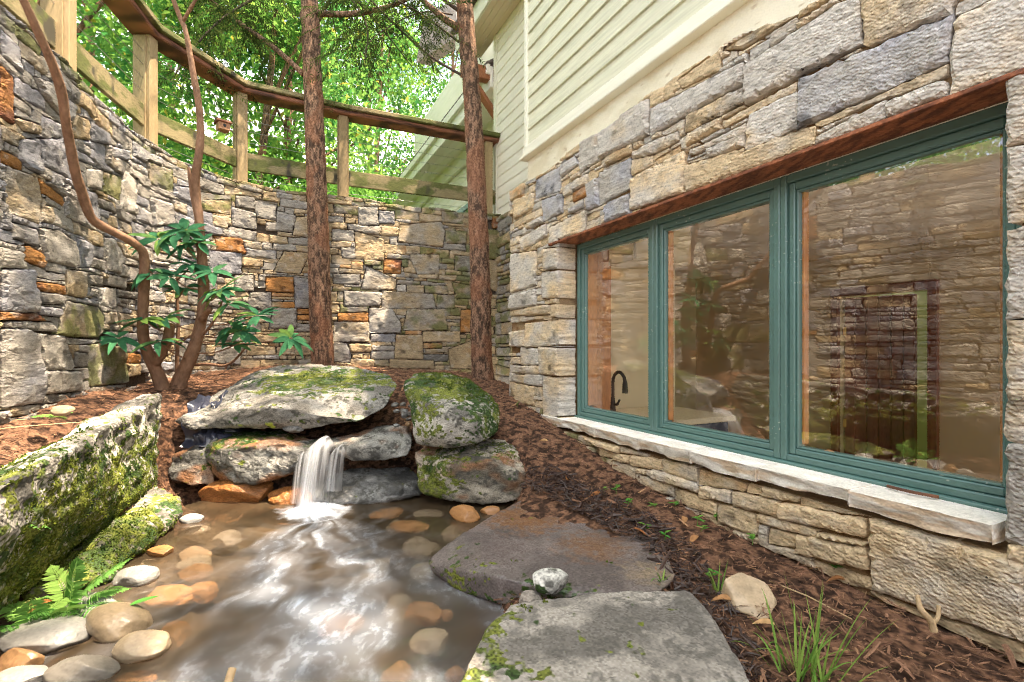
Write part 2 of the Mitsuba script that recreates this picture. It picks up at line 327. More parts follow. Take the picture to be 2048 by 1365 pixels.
# ------------------------------------------------------------------ surveyed outlines, world metres
RW=[('g',[(9.097,1.772),(9.56,1.764),(9.538,1.6),(9.101,1.588)]),
('t',[(9.571,1.792),(10.235,1.77),(10.284,1.589),(9.566,1.567)]),
('g',[(9.408,1.562),(9.681,1.565),(9.804,1.368),(9.804,1.254),(9.408,1.25)]),
('m',[(9.902,1.56),(10.388,1.565),(10.453,1.294),(9.843,1.285)]),
('g',[(8.981,1.371),(9.403,1.375),(9.397,1.132),(8.977,1.136)]),
('t',[(9.753,1.213),(10.087,1.216),(10.104,0.899),(9.726,0.909)]),
('y',[(10.109,1.265),(10.624,1.273),(10.634,1.141),(10.109,1.133)]),
('o',[(10.65,1.578),(10.819,1.579),(10.814,1.275),(10.65,1.278)]),
('g',[(9.376,2.095),(9.748,1.947),(9.732,1.821),(9.305,1.807)]),
('g',[(8.967,1.979),(9.286,1.986),(9.275,1.868),(8.971,1.867)]),
('t',[(9.231,2.534),(9.577,2.463),(9.588,2.198),(9.241,2.197)]),
('t',[(9.798,2.667),(10.353,2.766),(10.408,2.635),(10.378,2.431),(9.771,2.453)]),
('m',[(10.425,2.656),(10.731,2.676),(10.719,2.508),(10.425,2.495)]),
('t',[(9.941,2.29),(10.328,2.316),(10.318,2.066),(10.033,2.043),(9.941,2.232)]),
('g',[(9.273,2.85),(9.505,2.874),(9.512,2.646),(9.273,2.631)]),
('b',[(9.527,2.831),(9.721,2.839),(9.721,2.687),(9.527,2.679)]),
('g',[(8.956,2.543),(9.212,2.544),(9.212,2.42),(8.956,2.407)]),
('g',[(9.055,2.314),(9.222,2.328),(9.222,2.196),(9.084,2.194)]),
('r',[(9.597,2.205),(9.811,2.208),(9.8,2.034),(9.586,2.033)]),
('b',[(8.514,1.911),(8.714,1.895),(8.714,1.552),(8.53,1.54)]),
('o',[(8.196,1.884),(8.495,1.909),(8.504,1.729),(8.207,1.733)]),
('d',[(8.028,1.693),(8.245,1.705),(8.255,1.476),(8.0,1.535)]),
('g',[(8.291,1.521),(8.534,1.527),(8.534,1.297),(8.234,1.28)]),
('t',[(8.402,2.216),(8.681,2.22),(8.576,1.966),(8.287,1.968)]),
('b',[(7.564,2.106),(7.928,2.138),(7.928,1.908),(7.575,1.871)]),
('r',[(7.618,2.277),(7.928,2.307),(7.974,2.142),(7.65,2.13)]),
('y',[(8.547,2.653),(8.695,2.67),(8.695,2.422),(8.502,2.433)]),
('g',[(7.861,1.872),(8.057,1.893),(8.057,1.719),(7.87,1.704)]),
('g',[(7.823,2.651),(8.085,2.624),(8.085,2.446),(7.832,2.446)]),
('g',[(8.083,2.774),(8.306,2.766),(8.303,2.587),(8.093,2.593)]),
('g',[(8.32,2.697),(8.524,2.661),(8.504,2.551),(8.32,2.558)]),
('m',[(7.459,2.629),(7.809,2.726),(7.815,2.569),(7.468,2.525)]),
('g',[(7.793,2.42),(8.085,2.412),(8.085,2.309),(7.795,2.311)]),
('m',[(10.563,2.324),(10.793,2.33),(10.793,2.134),(10.558,2.13)]),
('m',[(10.525,1.951),(10.819,1.919),(10.819,1.747),(10.589,1.737)]),
('m',[(10.313,1.767),(10.541,1.778),(10.553,1.604),(10.309,1.599)]),
('t',[(10.132,1.881),(10.44,1.898),(10.453,1.797),(10.144,1.798)]),
('t',[(10.463,1.021),(10.814,1.146),(10.814,0.758),(10.5,0.768)]),
('t',[(9.664,0.898),(10.255,0.869),(10.26,0.766),(9.664,0.783)]),
('g',[(8.981,1.11),(9.117,1.111),(9.18,0.939),(9.159,0.867),(8.977,0.88)]),
('t',[(9.157,1.093),(9.425,1.101),(9.425,0.998),(9.178,0.999)]),
('t',[(11.009,2.732),(11.256,2.743),(11.256,2.344),(11.022,2.315)]),
('t',[(11.022,2.303),(11.243,2.313),(11.243,1.838),(11.043,1.935)]),
('m',[(10.375,2.91),(10.668,2.934),(10.668,2.787),(10.375,2.778)]),
('r',[(11.128,2.936),(11.378,2.95),(11.378,2.784),(11.128,2.773)]),
('g',[(7.629,1.046),(7.919,1.065),(7.91,0.855),(7.618,0.883)]),
('r',[(9.022,1.481),(9.388,1.501),(9.382,1.388),(9.022,1.392)]),
('t',[(7.945,2.101),(8.16,2.086),(8.16,2.013),(7.945,1.999)]),
('g',[(8.206,2.543),(8.495,2.552),(8.495,2.466),(8.206,2.459)]),
('o',[(9.877,1.285),(10.076,1.283),(10.076,1.228),(9.877,1.23)]),
('o',[(8.263,1.592),(8.51,1.604),(8.51,1.547),(8.268,1.539)]),
('o',[(8.268,1.706),(8.51,1.71),(8.504,1.682),(8.268,1.673)]),
('p',[(9.764,1.875),(9.868,1.88),(9.868,1.774),(9.764,1.793)]),
('t',[(9.888,1.874),(10.111,1.885),(10.111,1.778),(9.888,1.775)]),
('y',[(9.189,2.146),(9.318,2.149),(9.318,2.063),(9.189,2.066)]),
('g',[(9.429,1.0),(9.721,0.999),(9.721,0.902),(9.429,0.911)]),
('b',[(9.429,1.223),(9.732,1.226),(9.732,1.133),(9.429,1.139)]),
('o',[(8.553,1.524),(8.705,1.52),(8.705,1.473),(8.553,1.473)]),
('o',[(8.553,1.447),(8.705,1.445),(8.705,1.396),(8.553,1.397)]),
('d',[(10.12,0.952),(10.453,0.95),(10.448,0.869),(10.12,0.877)]),
('o',[(10.116,1.11),(10.363,1.106),(10.363,1.045),(10.116,1.049)]),
('b',[(4.823,1.485),(5.054,1.515),(5.071,1.405),(5.094,1.276),(4.965,1.261),(4.823,1.265)]),
('b',[(4.823,1.15),(4.996,1.157),(5.08,1.125),(5.112,0.924),(5.145,0.802),(5.126,0.715),(4.823,0.724)]),
('g',[(5.098,1.132),(5.382,1.126),(5.517,0.93),(5.495,0.902),(5.131,0.917)]),
('m',[(5.343,1.287),(5.41,1.36),(5.887,1.355),(5.982,1.29),(5.974,1.178),(5.853,1.132),(5.299,1.137)]),
('m',[(5.722,1.062),(5.938,1.086),(6.341,1.051),(6.377,0.752),(5.722,0.773)]),
('g',[(5.14,0.907),(5.598,0.876),(5.621,0.751),(5.155,0.763)]),
('t',[(5.403,1.57),(5.644,1.594),(5.691,1.481),(5.644,1.41),(5.403,1.415)]),
('p',[(5.887,1.507),(6.195,1.526),(6.195,1.378),(5.912,1.389)]),
('r',[(5.085,1.447),(5.369,1.456),(5.376,1.409),(5.089,1.404)]),
('r',[(4.823,1.259),(5.071,1.256),(5.145,1.222),(4.823,1.211)]),
('o',[(6.35,0.998),(6.584,0.991),(6.584,0.922),(6.368,0.924)]),
('o',[(6.385,0.91),(6.6,0.898),(6.6,0.811),(6.403,0.804)]),
('b',[(5.41,1.112),(5.803,1.104),(5.77,1.081),(5.424,1.082)]),
('d',[(5.517,1.015),(5.691,1.006),(5.691,0.92),(5.524,0.922)]),
('g',[(5.094,1.398),(5.355,1.39),(5.336,1.341),(5.117,1.328)]),
('b',[(5.103,1.299),(5.311,1.302),(5.305,1.258),(5.107,1.258)]),
('g',[(4.972,1.201),(5.237,1.208),(5.282,1.157),(4.976,1.165)]),
('d',[(5.706,1.58),(5.956,1.599),(5.947,1.53),(5.714,1.518)]),
('g',[(6.073,1.631),(6.385,1.639),(6.368,1.558),(6.064,1.556)]),
('t',[(7.157,1.258),(7.352,1.298),(7.366,1.158),(7.144,1.154)]),
('g',[(7.074,1.112),(7.49,1.073),(7.503,0.918),(7.074,0.928)]),
('d',[(6.223,1.525),(6.584,1.537),(6.584,1.491),(6.223,1.474)]),
('d',[(5.135,0.755),(5.481,0.731),(5.41,0.699),(5.135,0.707)]),
('t',[(4.87,2.076),(5.08,2.079),(5.121,2.016),(5.107,1.817),(4.87,1.829),(4.849,1.979)]),
('b',[(4.949,2.257),(5.098,2.323),(5.131,2.127),(4.996,2.124),(4.938,2.157)]),
('b',[(5.121,2.333),(5.343,2.421),(5.467,2.204),(5.145,2.189)]),
('b',[(5.369,2.138),(5.629,2.124),(5.722,1.933),(5.382,1.938)]),
('b',[(5.675,2.181),(5.836,2.213),(5.921,2.002),(5.77,1.997)]),
('p',[(5.691,2.342),(5.921,2.412),(5.947,2.27),(5.706,2.235)]),
('m',[(5.956,2.415),(6.296,2.478),(6.269,2.289),(5.974,2.27)]),
('p',[(6.359,2.559),(6.536,2.53),(6.536,2.23),(6.287,2.217),(6.305,2.437)]),
('m',[(6.7,2.763),(7.045,2.8),(7.06,2.592),(6.757,2.584)]),
('g',[(6.764,2.443),(7.031,2.472),(7.074,2.281),(6.798,2.193)]),
('b',[(7.074,2.658),(7.31,2.702),(7.31,2.563),(7.074,2.566)]),
('g',[(4.898,1.76),(5.08,1.767),(5.094,1.67),(4.905,1.685)]),
('r',[(4.996,1.653),(5.135,1.627),(5.15,1.553),(4.988,1.57)]),
('g',[(5.107,1.779),(5.317,1.807),(5.524,1.781),(5.532,1.612),(5.155,1.598)]),
('b',[(5.554,1.816),(5.754,1.819),(5.762,1.654),(5.554,1.615)]),
('p',[(5.991,1.906),(6.138,1.928),(6.278,1.846),(6.278,1.674),(6.027,1.671)]),
('b',[(5.787,1.81),(5.965,1.821),(5.965,1.749),(5.787,1.742)]),
('g',[(5.787,1.719),(6.0,1.723),(6.0,1.659),(5.795,1.659)]),
('b',[(6.445,2.153),(6.67,2.153),(6.685,2.015),(6.454,2.003)]),
('t',[(6.064,2.101),(6.223,2.123),(6.213,2.028),(6.064,2.011)]),
('t',[(6.251,2.105),(6.437,2.115),(6.437,2.026),(6.269,2.024)]),
('d',[(5.87,2.184),(6.119,2.214),(6.195,2.159),(5.904,2.131)]),
('b',[(4.823,1.867),(4.877,1.836),(4.887,1.728),(4.823,1.724)]),
('r',[(4.823,2.148),(4.957,2.146),(4.957,2.092),(4.823,2.091)]),
('r',[(5.117,2.085),(5.343,2.042),(5.355,1.992),(5.126,2.018)]),
('b',[(5.169,1.585),(5.389,1.59),(5.382,1.548),(5.174,1.538)]),
('b',[(6.064,2.655),(6.411,2.745),(6.411,2.666),(6.082,2.597)]),
('g',[(6.785,1.95),(7.116,1.952),(7.116,1.901),(6.785,1.883)]),
('b',[(5.495,2.417),(5.706,2.444),(5.836,2.422),(5.51,2.366)]),
('b',[(6.552,2.407),(6.729,2.404),(6.714,2.352),(6.552,2.343)]),
('g',[(6.552,2.316),(6.771,2.301),(6.785,2.19),(6.552,2.198)]),
('b',[(4.823,2.82),(4.942,2.794),(4.965,2.705),(4.972,2.661),(4.823,2.694)]),
('r',[(4.823,2.62),(4.898,2.597),(4.905,2.336),(4.823,2.345)]),
('g',[(5.071,2.689),(5.237,2.73),(5.524,2.723),(5.481,2.612),(5.305,2.577),(5.107,2.62)]),
('t',[(5.495,2.661),(5.714,2.705),(5.73,2.577),(5.481,2.5)]),
('b',[(5.754,2.715),(6.064,2.749),(6.064,2.676),(5.77,2.585)]),
('b',[(4.972,2.745),(5.063,2.747),(5.063,2.697),(4.988,2.706)]),
('g',[(4.912,2.499),(5.037,2.486),(5.028,2.439),(4.912,2.446)]),
('t',[(4.912,2.375),(5.107,2.412),(5.098,2.364),(4.965,2.332)]),
('b',[(5.126,2.483),(5.343,2.512),(5.355,2.45),(5.135,2.354)]),
('m',[(5.317,2.925),(5.524,2.965),(5.554,2.909),(5.355,2.877)]),
('m',[(5.598,2.938),(5.787,2.987),(5.803,2.927),(5.598,2.895)]),
('g',[(5.828,2.977),(6.027,3.009),(6.027,2.936),(5.836,2.896)]),
('m',[(6.655,3.04),(6.852,3.039),(6.934,2.974),(6.67,2.962)]),
('m',[(4.927,2.915),(5.045,2.916),(5.117,2.89),(5.117,2.852),(4.927,2.856)]),
('m',[(7.432,2.702),(7.802,2.767),(7.811,2.562),(7.448,2.527)]),
('g',[(7.876,2.786),(8.069,2.807),(8.069,2.674),(7.876,2.675)]),
('g',[(8.076,2.786),(8.318,2.79),(8.299,2.59),(8.076,2.574)]),
('g',[(7.825,2.649),(8.069,2.639),(8.076,2.438),(7.829,2.448)])]
HW=[('p',[(1.651,2.389),(1.22,2.417),(1.15,2.394),(1.136,2.217),(1.367,2.218),(1.649,2.211)]),
('t',[(1.15,2.483),(0.838,2.275),(0.855,2.166),(1.129,2.199)]),
('b',[(1.384,2.195),(0.858,2.157),(0.869,2.008),(1.388,1.998)]),
('p',[(0.854,2.138),(0.676,2.142),(0.676,1.893),(0.854,1.882)]),
('b',[(2.303,2.465),(1.671,2.412),(1.671,2.321),(2.312,2.316)]),
('t',[(2.031,2.309),(1.671,2.292),(1.671,2.226),(2.031,2.222)]),
('p',[(1.637,2.149),(1.392,2.149),(1.392,2.002),(1.653,1.995)]),
('p',[(1.306,1.921),(1.06,1.958),(1.054,1.886),(1.311,1.886)]),
('p',[(1.046,1.948),(0.874,1.95),(0.872,1.892),(1.04,1.887)]),
('t',[(2.034,2.037),(1.324,1.97),(1.319,1.893),(2.034,1.9)]),
('p',[(2.822,2.58),(2.328,2.532),(2.328,2.332),(2.822,2.344)]),
('p',[(2.481,2.101),(2.045,2.123),(2.045,1.909),(2.493,1.918)]),
('b',[(2.751,2.003),(2.511,2.018),(2.511,1.883),(2.751,1.888)]),
('b',[(2.822,2.247),(2.501,2.239),(2.501,2.06),(2.822,2.035)]),
('p',[(1.881,2.078),(1.659,2.066),(1.659,2.007),(1.881,2.011)]),
('p',[(2.006,2.107),(1.657,2.115),(1.657,2.077),(1.883,2.087),(2.006,2.09)]),
('t',[(0.844,2.183),(0.676,2.179),(0.676,2.148),(0.842,2.143)]),
('o',[(2.081,2.532),(1.817,2.547),(1.804,2.456),(2.057,2.48)]),
('o',[(1.753,2.529),(1.405,2.525),(1.4,2.488),(1.668,2.488)]),
('t',[(1.39,2.437),(1.237,2.444),(1.224,2.42),(1.386,2.408)]),
('t',[(1.791,2.178),(1.657,2.183),(1.405,2.193),(1.405,2.157),(1.634,2.158),(1.778,2.152)]),
('t',[(1.313,1.976),(1.105,1.987),(0.872,1.996),(0.875,1.958),(1.098,1.976),(1.304,1.964)]),
('p',[(3.053,2.541),(2.752,2.561),(2.43,2.545),(2.333,2.503),(2.324,2.334),(2.729,2.353),(3.046,2.33)]),
('b',[(3.717,2.472),(3.36,2.461),(3.344,2.28),(3.735,2.321)]),
('b',[(3.329,2.467),(3.141,2.466),(3.093,2.405),(3.314,2.375)]),
('b',[(2.962,2.215),(2.502,2.241),(2.507,2.049),(2.752,2.036),(2.968,2.034)]),
('t',[(4.138,2.41),(3.753,2.369),(3.781,2.254),(4.138,2.239)]),
('b',[(3.612,2.27),(3.307,2.237),(3.314,2.104),(3.603,2.099)]),
('o',[(4.236,2.523),(3.963,2.528),(3.963,2.409),(4.225,2.433)]),
('g',[(3.933,2.538),(3.744,2.524),(3.744,2.48),(3.933,2.501)]),
('b',[(2.746,2.028),(2.517,2.023),(2.517,1.884),(2.746,1.883)]),
('t',[(2.478,2.265),(2.31,2.268),(2.095,2.245),(2.087,2.203),(2.293,2.2),(2.468,2.23)]),
('o',[(2.746,2.331),(2.488,2.32),(2.478,2.272),(2.74,2.281)]),
('o',[(2.267,2.149),(2.087,2.163),(2.084,2.133),(2.258,2.128)]),
('p',[(2.488,2.217),(2.301,2.185),(2.301,2.143),(2.488,2.134)]),
('o',[(3.43,2.541),(3.059,2.536),(3.059,2.498),(3.329,2.507)]),
('r',[(3.155,2.203),(2.975,2.204),(2.975,2.146),(3.155,2.142)]),
('t',[(3.914,2.133),(3.629,2.139),(3.62,2.094),(3.894,2.093)]),
('p',[(4.227,1.923),(3.724,1.868),(3.715,1.589),(4.227,1.57)]),
('p',[(3.601,1.861),(3.216,1.813),(3.216,1.669),(3.586,1.691)]),
('p',[(3.629,1.673),(3.152,1.634),(3.152,1.438),(3.629,1.465)]),
('p',[(4.22,1.534),(3.74,1.548),(3.73,1.416),(4.22,1.408)]),
('p',[(3.923,1.263),(3.176,1.267),(3.152,1.091),(3.923,1.053)]),
('p',[(4.22,1.195),(3.946,1.207),(3.936,1.065),(4.22,1.066)]),
('p',[(3.674,1.05),(3.129,1.034),(3.129,0.835),(3.659,0.833)]),
('y',[(4.227,0.726),(3.77,0.71),(3.77,0.558),(4.22,0.549)]),
('p',[(3.615,0.807),(3.224,0.812),(3.204,0.542),(3.615,0.481)]),
('p',[(4.024,1.057),(3.685,1.035),(3.685,0.908),(4.007,0.898)]),
('p',[(3.502,2.018),(2.999,2.037),(2.999,1.893),(3.502,1.881)]),
('p',[(4.024,2.037),(3.569,2.065),(3.569,1.971),(3.99,1.917)]),
('t',[(3.475,1.393),(3.134,1.36),(3.134,1.282),(3.475,1.299)]),
('t',[(3.93,1.416),(3.494,1.39),(3.494,1.328),(3.93,1.336)]),
('t',[(4.1,0.889),(3.685,0.897),(3.685,0.832),(4.1,0.821)]),
('p',[(3.93,0.813),(3.621,0.824),(3.635,0.734),(3.93,0.729)]),
('p',[(1.106,0.427),(0.676,0.444),(0.676,0.171),(1.092,0.146)]),
('o',[(1.938,0.435),(1.645,0.437),(1.668,0.366),(1.938,0.335)]),
('o',[(1.563,0.437),(1.383,0.445),(1.393,0.392),(1.563,0.369)]),
('o',[(1.38,0.437),(1.113,0.435),(1.116,0.41),(1.389,0.376)]),
('y',[(1.729,0.342),(1.495,0.361),(1.5,0.298),(1.723,0.281)]),
('y',[(1.491,0.353),(1.127,0.399),(1.12,0.333),(1.486,0.293)]),
('t',[(1.81,0.263),(1.6,0.264),(1.6,0.181),(1.816,0.169)]),
('t',[(1.526,0.225),(1.402,0.234),(1.407,0.187),(1.532,0.166)]),
('t',[(1.393,0.242),(1.12,0.283),(1.116,0.213),(1.398,0.168)]),
('o',[(1.304,0.281),(1.116,0.308),(1.127,0.276),(1.299,0.254)]),
('t',[(1.59,0.276),(1.307,0.292),(1.311,0.264),(1.596,0.243)]),
('p',[(1.931,0.316),(1.74,0.344),(1.746,0.29),(1.931,0.266)]),
('y',[(1.317,0.153),(1.104,0.172),(1.102,0.139),(1.284,0.106)]),
('o',[(1.09,0.125),(0.896,0.126),(0.676,0.152),(0.676,0.084),(0.926,0.047)]),
('t',[(2.59,0.432),(2.337,0.437),(2.345,0.401),(2.59,0.378)]),
('t',[(2.49,0.374),(2.228,0.399),(2.228,0.344),(2.499,0.314)]),
('t',[(2.222,0.432),(1.96,0.433),(1.96,0.342),(2.222,0.34)]),
('o',[(1.955,0.434),(1.649,0.437),(1.659,0.368),(1.955,0.346)]),
('t',[(2.291,0.332),(1.928,0.339),(1.934,0.288),(2.291,0.28)]),
('p',[(1.923,0.321),(1.743,0.339),(1.748,0.286),(1.923,0.276)]),
('m',[(2.86,0.29),(2.683,0.307),(2.693,0.231),(2.87,0.223)]),
('t',[(2.675,0.296),(2.454,0.308),(2.454,0.227),(2.675,0.228)]),
('t',[(1.816,0.264),(1.604,0.268),(1.604,0.181),(1.816,0.179)]),
('p',[(2.438,0.266),(2.126,0.275),(2.126,0.217),(2.438,0.202)]),
('y',[(2.107,0.259),(1.827,0.256),(1.827,0.204),(2.107,0.192)]),
('y',[(3.014,0.408),(2.603,0.426),(2.612,0.371),(2.875,0.373)]),
('m',[(3.204,0.329),(2.886,0.345),(2.897,0.266),(3.179,0.264)]),
('p',[(0.731,1.899),(0.667,1.885),(0.667,1.673),(0.731,1.678)]),
('p',[(0.731,1.658),(0.667,1.653),(0.667,1.437),(0.731,1.44)]),
('p',[(0.731,1.407),(0.667,1.412),(0.667,1.143),(0.731,1.143)]),
('p',[(0.731,1.125),(0.667,1.14),(0.667,0.766),(0.731,0.764)]),
('g',[(0.731,0.748),(0.667,0.778),(0.667,0.415),(0.731,0.41)])]
ROCKS={"cap":[[[-2.55,3.75,0.491],[-2.324,3.62,0.456],[-1.901,3.6,0.481],[-1.432,3.58,0.477],[-1.076,3.6,0.521],[-0.941,3.75,0.608],[-0.908,4.0,0.754],[-1.099,4.45,0.819],[-1.57,4.7,0.876],[-1.966,4.75,0.893],[-2.185,4.6,0.875],[-2.284,4.4,0.83],[-2.362,4.1,0.718],[-2.453,3.9,0.613],[-2.464,3.7,0.539],[-1.677,3.53,0.641],[-1.309,3.5,0.567],[-2.078,4.9,0.589],[-1.214,4.6,0.618]]],"round":[[[-0.818,3.75,0.788],[-0.714,3.5,0.564],[-0.655,3.45,0.37],[-0.385,3.35,0.37],[-0.167,3.4,0.421],[-0.089,3.55,0.461],[-0.081,3.7,0.58],[-0.16,3.8,0.704],[-0.339,3.9,0.816],[-0.584,4.0,0.87],[-0.766,3.95,0.856],[-0.404,3.26,0.613],[-0.471,3.27,0.481],[-0.246,3.33,0.57],[-0.731,4.2,0.613],[-0.266,4.15,0.535]]],"ledgeA":[[[-2.453,3.55,0.163],[-2.473,3.6,0.265],[-2.408,3.75,0.33],[-2.265,3.75,0.368],[-2.215,3.45,0.091],[-2.401,3.5,0.126],[-2.061,3.47,0.092],[-2.109,3.55,0.308],[-2.763,4.1,0.132],[-2.394,4.1,0.214]],[[-2.142,3.5,0.249],[-2.173,3.55,0.326],[-2.228,3.75,0.383],[-2.033,3.85,0.411],[-1.817,3.9,0.414],[-1.48,3.7,0.373],[-1.339,3.6,0.366],[-1.344,3.5,0.336],[-1.399,3.42,0.322],[-1.543,3.37,0.201],[-1.774,3.36,0.123],[-2.014,3.42,0.144],[-1.997,3.42,0.352],[-1.592,3.43,0.405],[-1.738,4.1,0.214],[-2.394,4.1,0.214],[-1.498,3.9,0.137],[-2.044,3.9,0.02]]],"ledgeB":[[[-1.321,3.55,0.361],[-1.347,3.7,0.391],[-1.155,3.8,0.419],[-0.966,3.85,0.465],[-0.776,3.75,0.465],[-0.702,3.6,0.37],[-0.721,3.5,0.291],[-0.852,3.45,0.27],[-1.053,3.42,0.263],[-1.194,3.45,0.312],[-1.376,4.0,0.274],[-0.836,4.1,0.296],[-0.994,3.38,0.394]]],"wet":[[[-1.47,3.5,0.046],[-1.364,3.6,0.11],[-1.219,3.65,0.167],[-0.995,3.7,0.166],[-0.766,3.7,0.169],[-0.652,3.6,0.118],[-0.623,3.48,0.027],[-0.835,3.38,0.022],[-1.245,3.33,0.004],[-1.102,3.4,-0.086],[-1.04,3.42,0.147],[-0.773,3.45,0.122],[-1.477,3.95,0.007],[-0.776,4.0,0.034]]],"lowright":[[[-0.696,3.55,0.308],[-0.644,3.7,0.34],[-0.266,3.75,0.345],[-0.068,3.75,0.371],[0.026,3.65,0.349],[0.138,3.45,0.205],[0.234,3.35,0.139],[0.174,3.28,0.086],[-0.016,3.27,0.026],[-0.288,3.27,0.023],[-0.528,3.32,0.047],[-0.629,3.38,0.07],[-0.442,3.3,0.278],[-0.111,3.25,0.306],[-0.496,4.0,0.234],[0.063,3.95,0.205]]],"mossbig":[[[-2.471,3.55,0.752],[-2.697,3.62,0.728],[-2.505,3.0,0.63],[-2.186,2.4,0.563],[-1.938,1.98,0.567],[-1.792,1.75,0.576],[-1.348,1.05,0.594],[-2.38,3.4,0.696],[-2.232,2.98,0.561],[-2.089,2.52,0.561],[-1.94,2.1,0.527],[-1.812,1.77,0.512],[-1.477,1.15,0.493],[-2.365,3.35,0.099],[-2.206,2.85,0.098],[-2.078,2.4,0.092],[-1.933,2.05,0.099],[-1.894,1.85,0.09],[-1.733,1.35,0.1],[-2.715,3.75,0.435],[-2.41,2.5,0.34],[-1.721,1.3,0.525]]],"mosssmall":[[[-2.082,3.15,0.118],[-2.31,3.3,0.136],[-2.337,3.1,0.145],[-2.11,2.5,0.11],[-2.008,2.15,0.089],[-1.909,1.95,0.067],[-1.794,2.22,0.009],[-1.884,2.44,0.006],[-1.937,2.84,0.005],[-1.955,2.98,0.073],[-2.085,2.88,0.16],[-1.895,2.3,0.144],[-2.477,3.2,-0.115],[-2.217,2.3,-0.063]]],"slabA":[[[0.113,3.131,0.12],[-0.055,2.87,0.12],[-0.258,2.48,0.12],[-0.382,2.36,0.059],[-0.382,2.3,0.056],[0.25,2.981,0.12],[0.473,2.541,0.12],[0.666,2.514,0.12],[0.689,2.36,0.12],[0.685,2.168,0.12],[0.663,2.022,0.12],[0.544,1.883,0.12],[-0.038,2.02,0.117],[0.239,1.9,0.108],[-0.368,2.33,0.002],[-0.241,2.17,-0.0],[-0.067,2.03,0.003],[0.012,2.0,0.002],[0.112,3.1,-0.016],[0.673,2.2,-0.059],[0.343,1.95,-0.011]]],"slabB":[[[0.014,1.761,0.15],[0.131,1.796,0.15],[0.215,1.822,0.15],[0.409,1.86,0.15],[0.662,1.856,0.15],[0.656,1.782,0.15],[0.676,1.648,0.15],[0.659,1.426,0.15],[0.624,1.21,0.15],[-0.075,1.62,0.161],[-0.106,1.47,0.158],[-0.134,1.37,0.159],[-0.155,1.25,0.145],[-0.024,1.0,0.146],[0.428,0.9,0.146],[0.007,1.8,0.053],[-0.097,1.65,0.053],[-0.148,1.5,0.024],[-0.174,1.3,0.031],[0.707,1.7,0.023]]]}
PEB=[[[-1.944,3.033,0.011],0.068,0.033,1,"w"],[[-1.953,3.047,-0.05],0.096,0.038,0,"t"],[[-1.793,2.554,0.009],0.078,0.028,1,"o"],[[-1.901,2.558,-0.05],0.074,0.023,0,"t"],[[-1.706,2.262,0.014],0.102,0.045,1,"g"],[[-1.644,1.969,0.018],0.12,0.057,1,"g"],[[-1.468,1.87,0.021],0.116,0.065,1,"b"],[[-1.669,1.78,0.019],0.157,0.061,1,"g"],[[-1.622,1.648,0.014],0.076,0.044,1,"r"],[[-1.543,1.576,0.01],0.084,0.032,1,"g"],[[-1.371,1.596,0.016],0.102,0.051,1,"d"],[[-1.275,1.725,0.017],0.091,0.052,1,"t"],[[-1.497,1.89,-0.05],0.104,0.047,0,"d"],[[-1.575,2.273,-0.05],0.118,0.049,0,"o"],[[-1.653,2.594,-0.05],0.093,0.044,0,"t"],[[-1.597,1.743,-0.05],0.042,0.031,0,"o"],[[-1.268,1.662,-0.05],0.067,0.023,0,"o"],[[-0.85,3.385,-0.05],0.118,0.044,0,"o"],[[-0.56,3.354,-0.05],0.104,0.034,0,"t"],[[-0.29,3.082,0.019],0.099,0.059,1,"o"],[[-0.134,3.186,0.01],0.067,0.032,1,"o"],[[-0.645,3.116,-0.05],0.123,0.034,0,"o"],[[-0.493,2.799,-0.05],0.098,0.067,0,"t"],[[-0.312,1.913,-0.05],0.084,0.055,0,"y"],[[-0.368,2.115,-0.05],0.107,0.051,0,"o"],[[-0.704,2.022,-0.05],0.098,0.054,0,"o"],[[-0.273,2.072,-0.05],0.027,0.023,0,"o"],[[-0.193,1.695,-0.05],0.037,0.037,0,"o"]]
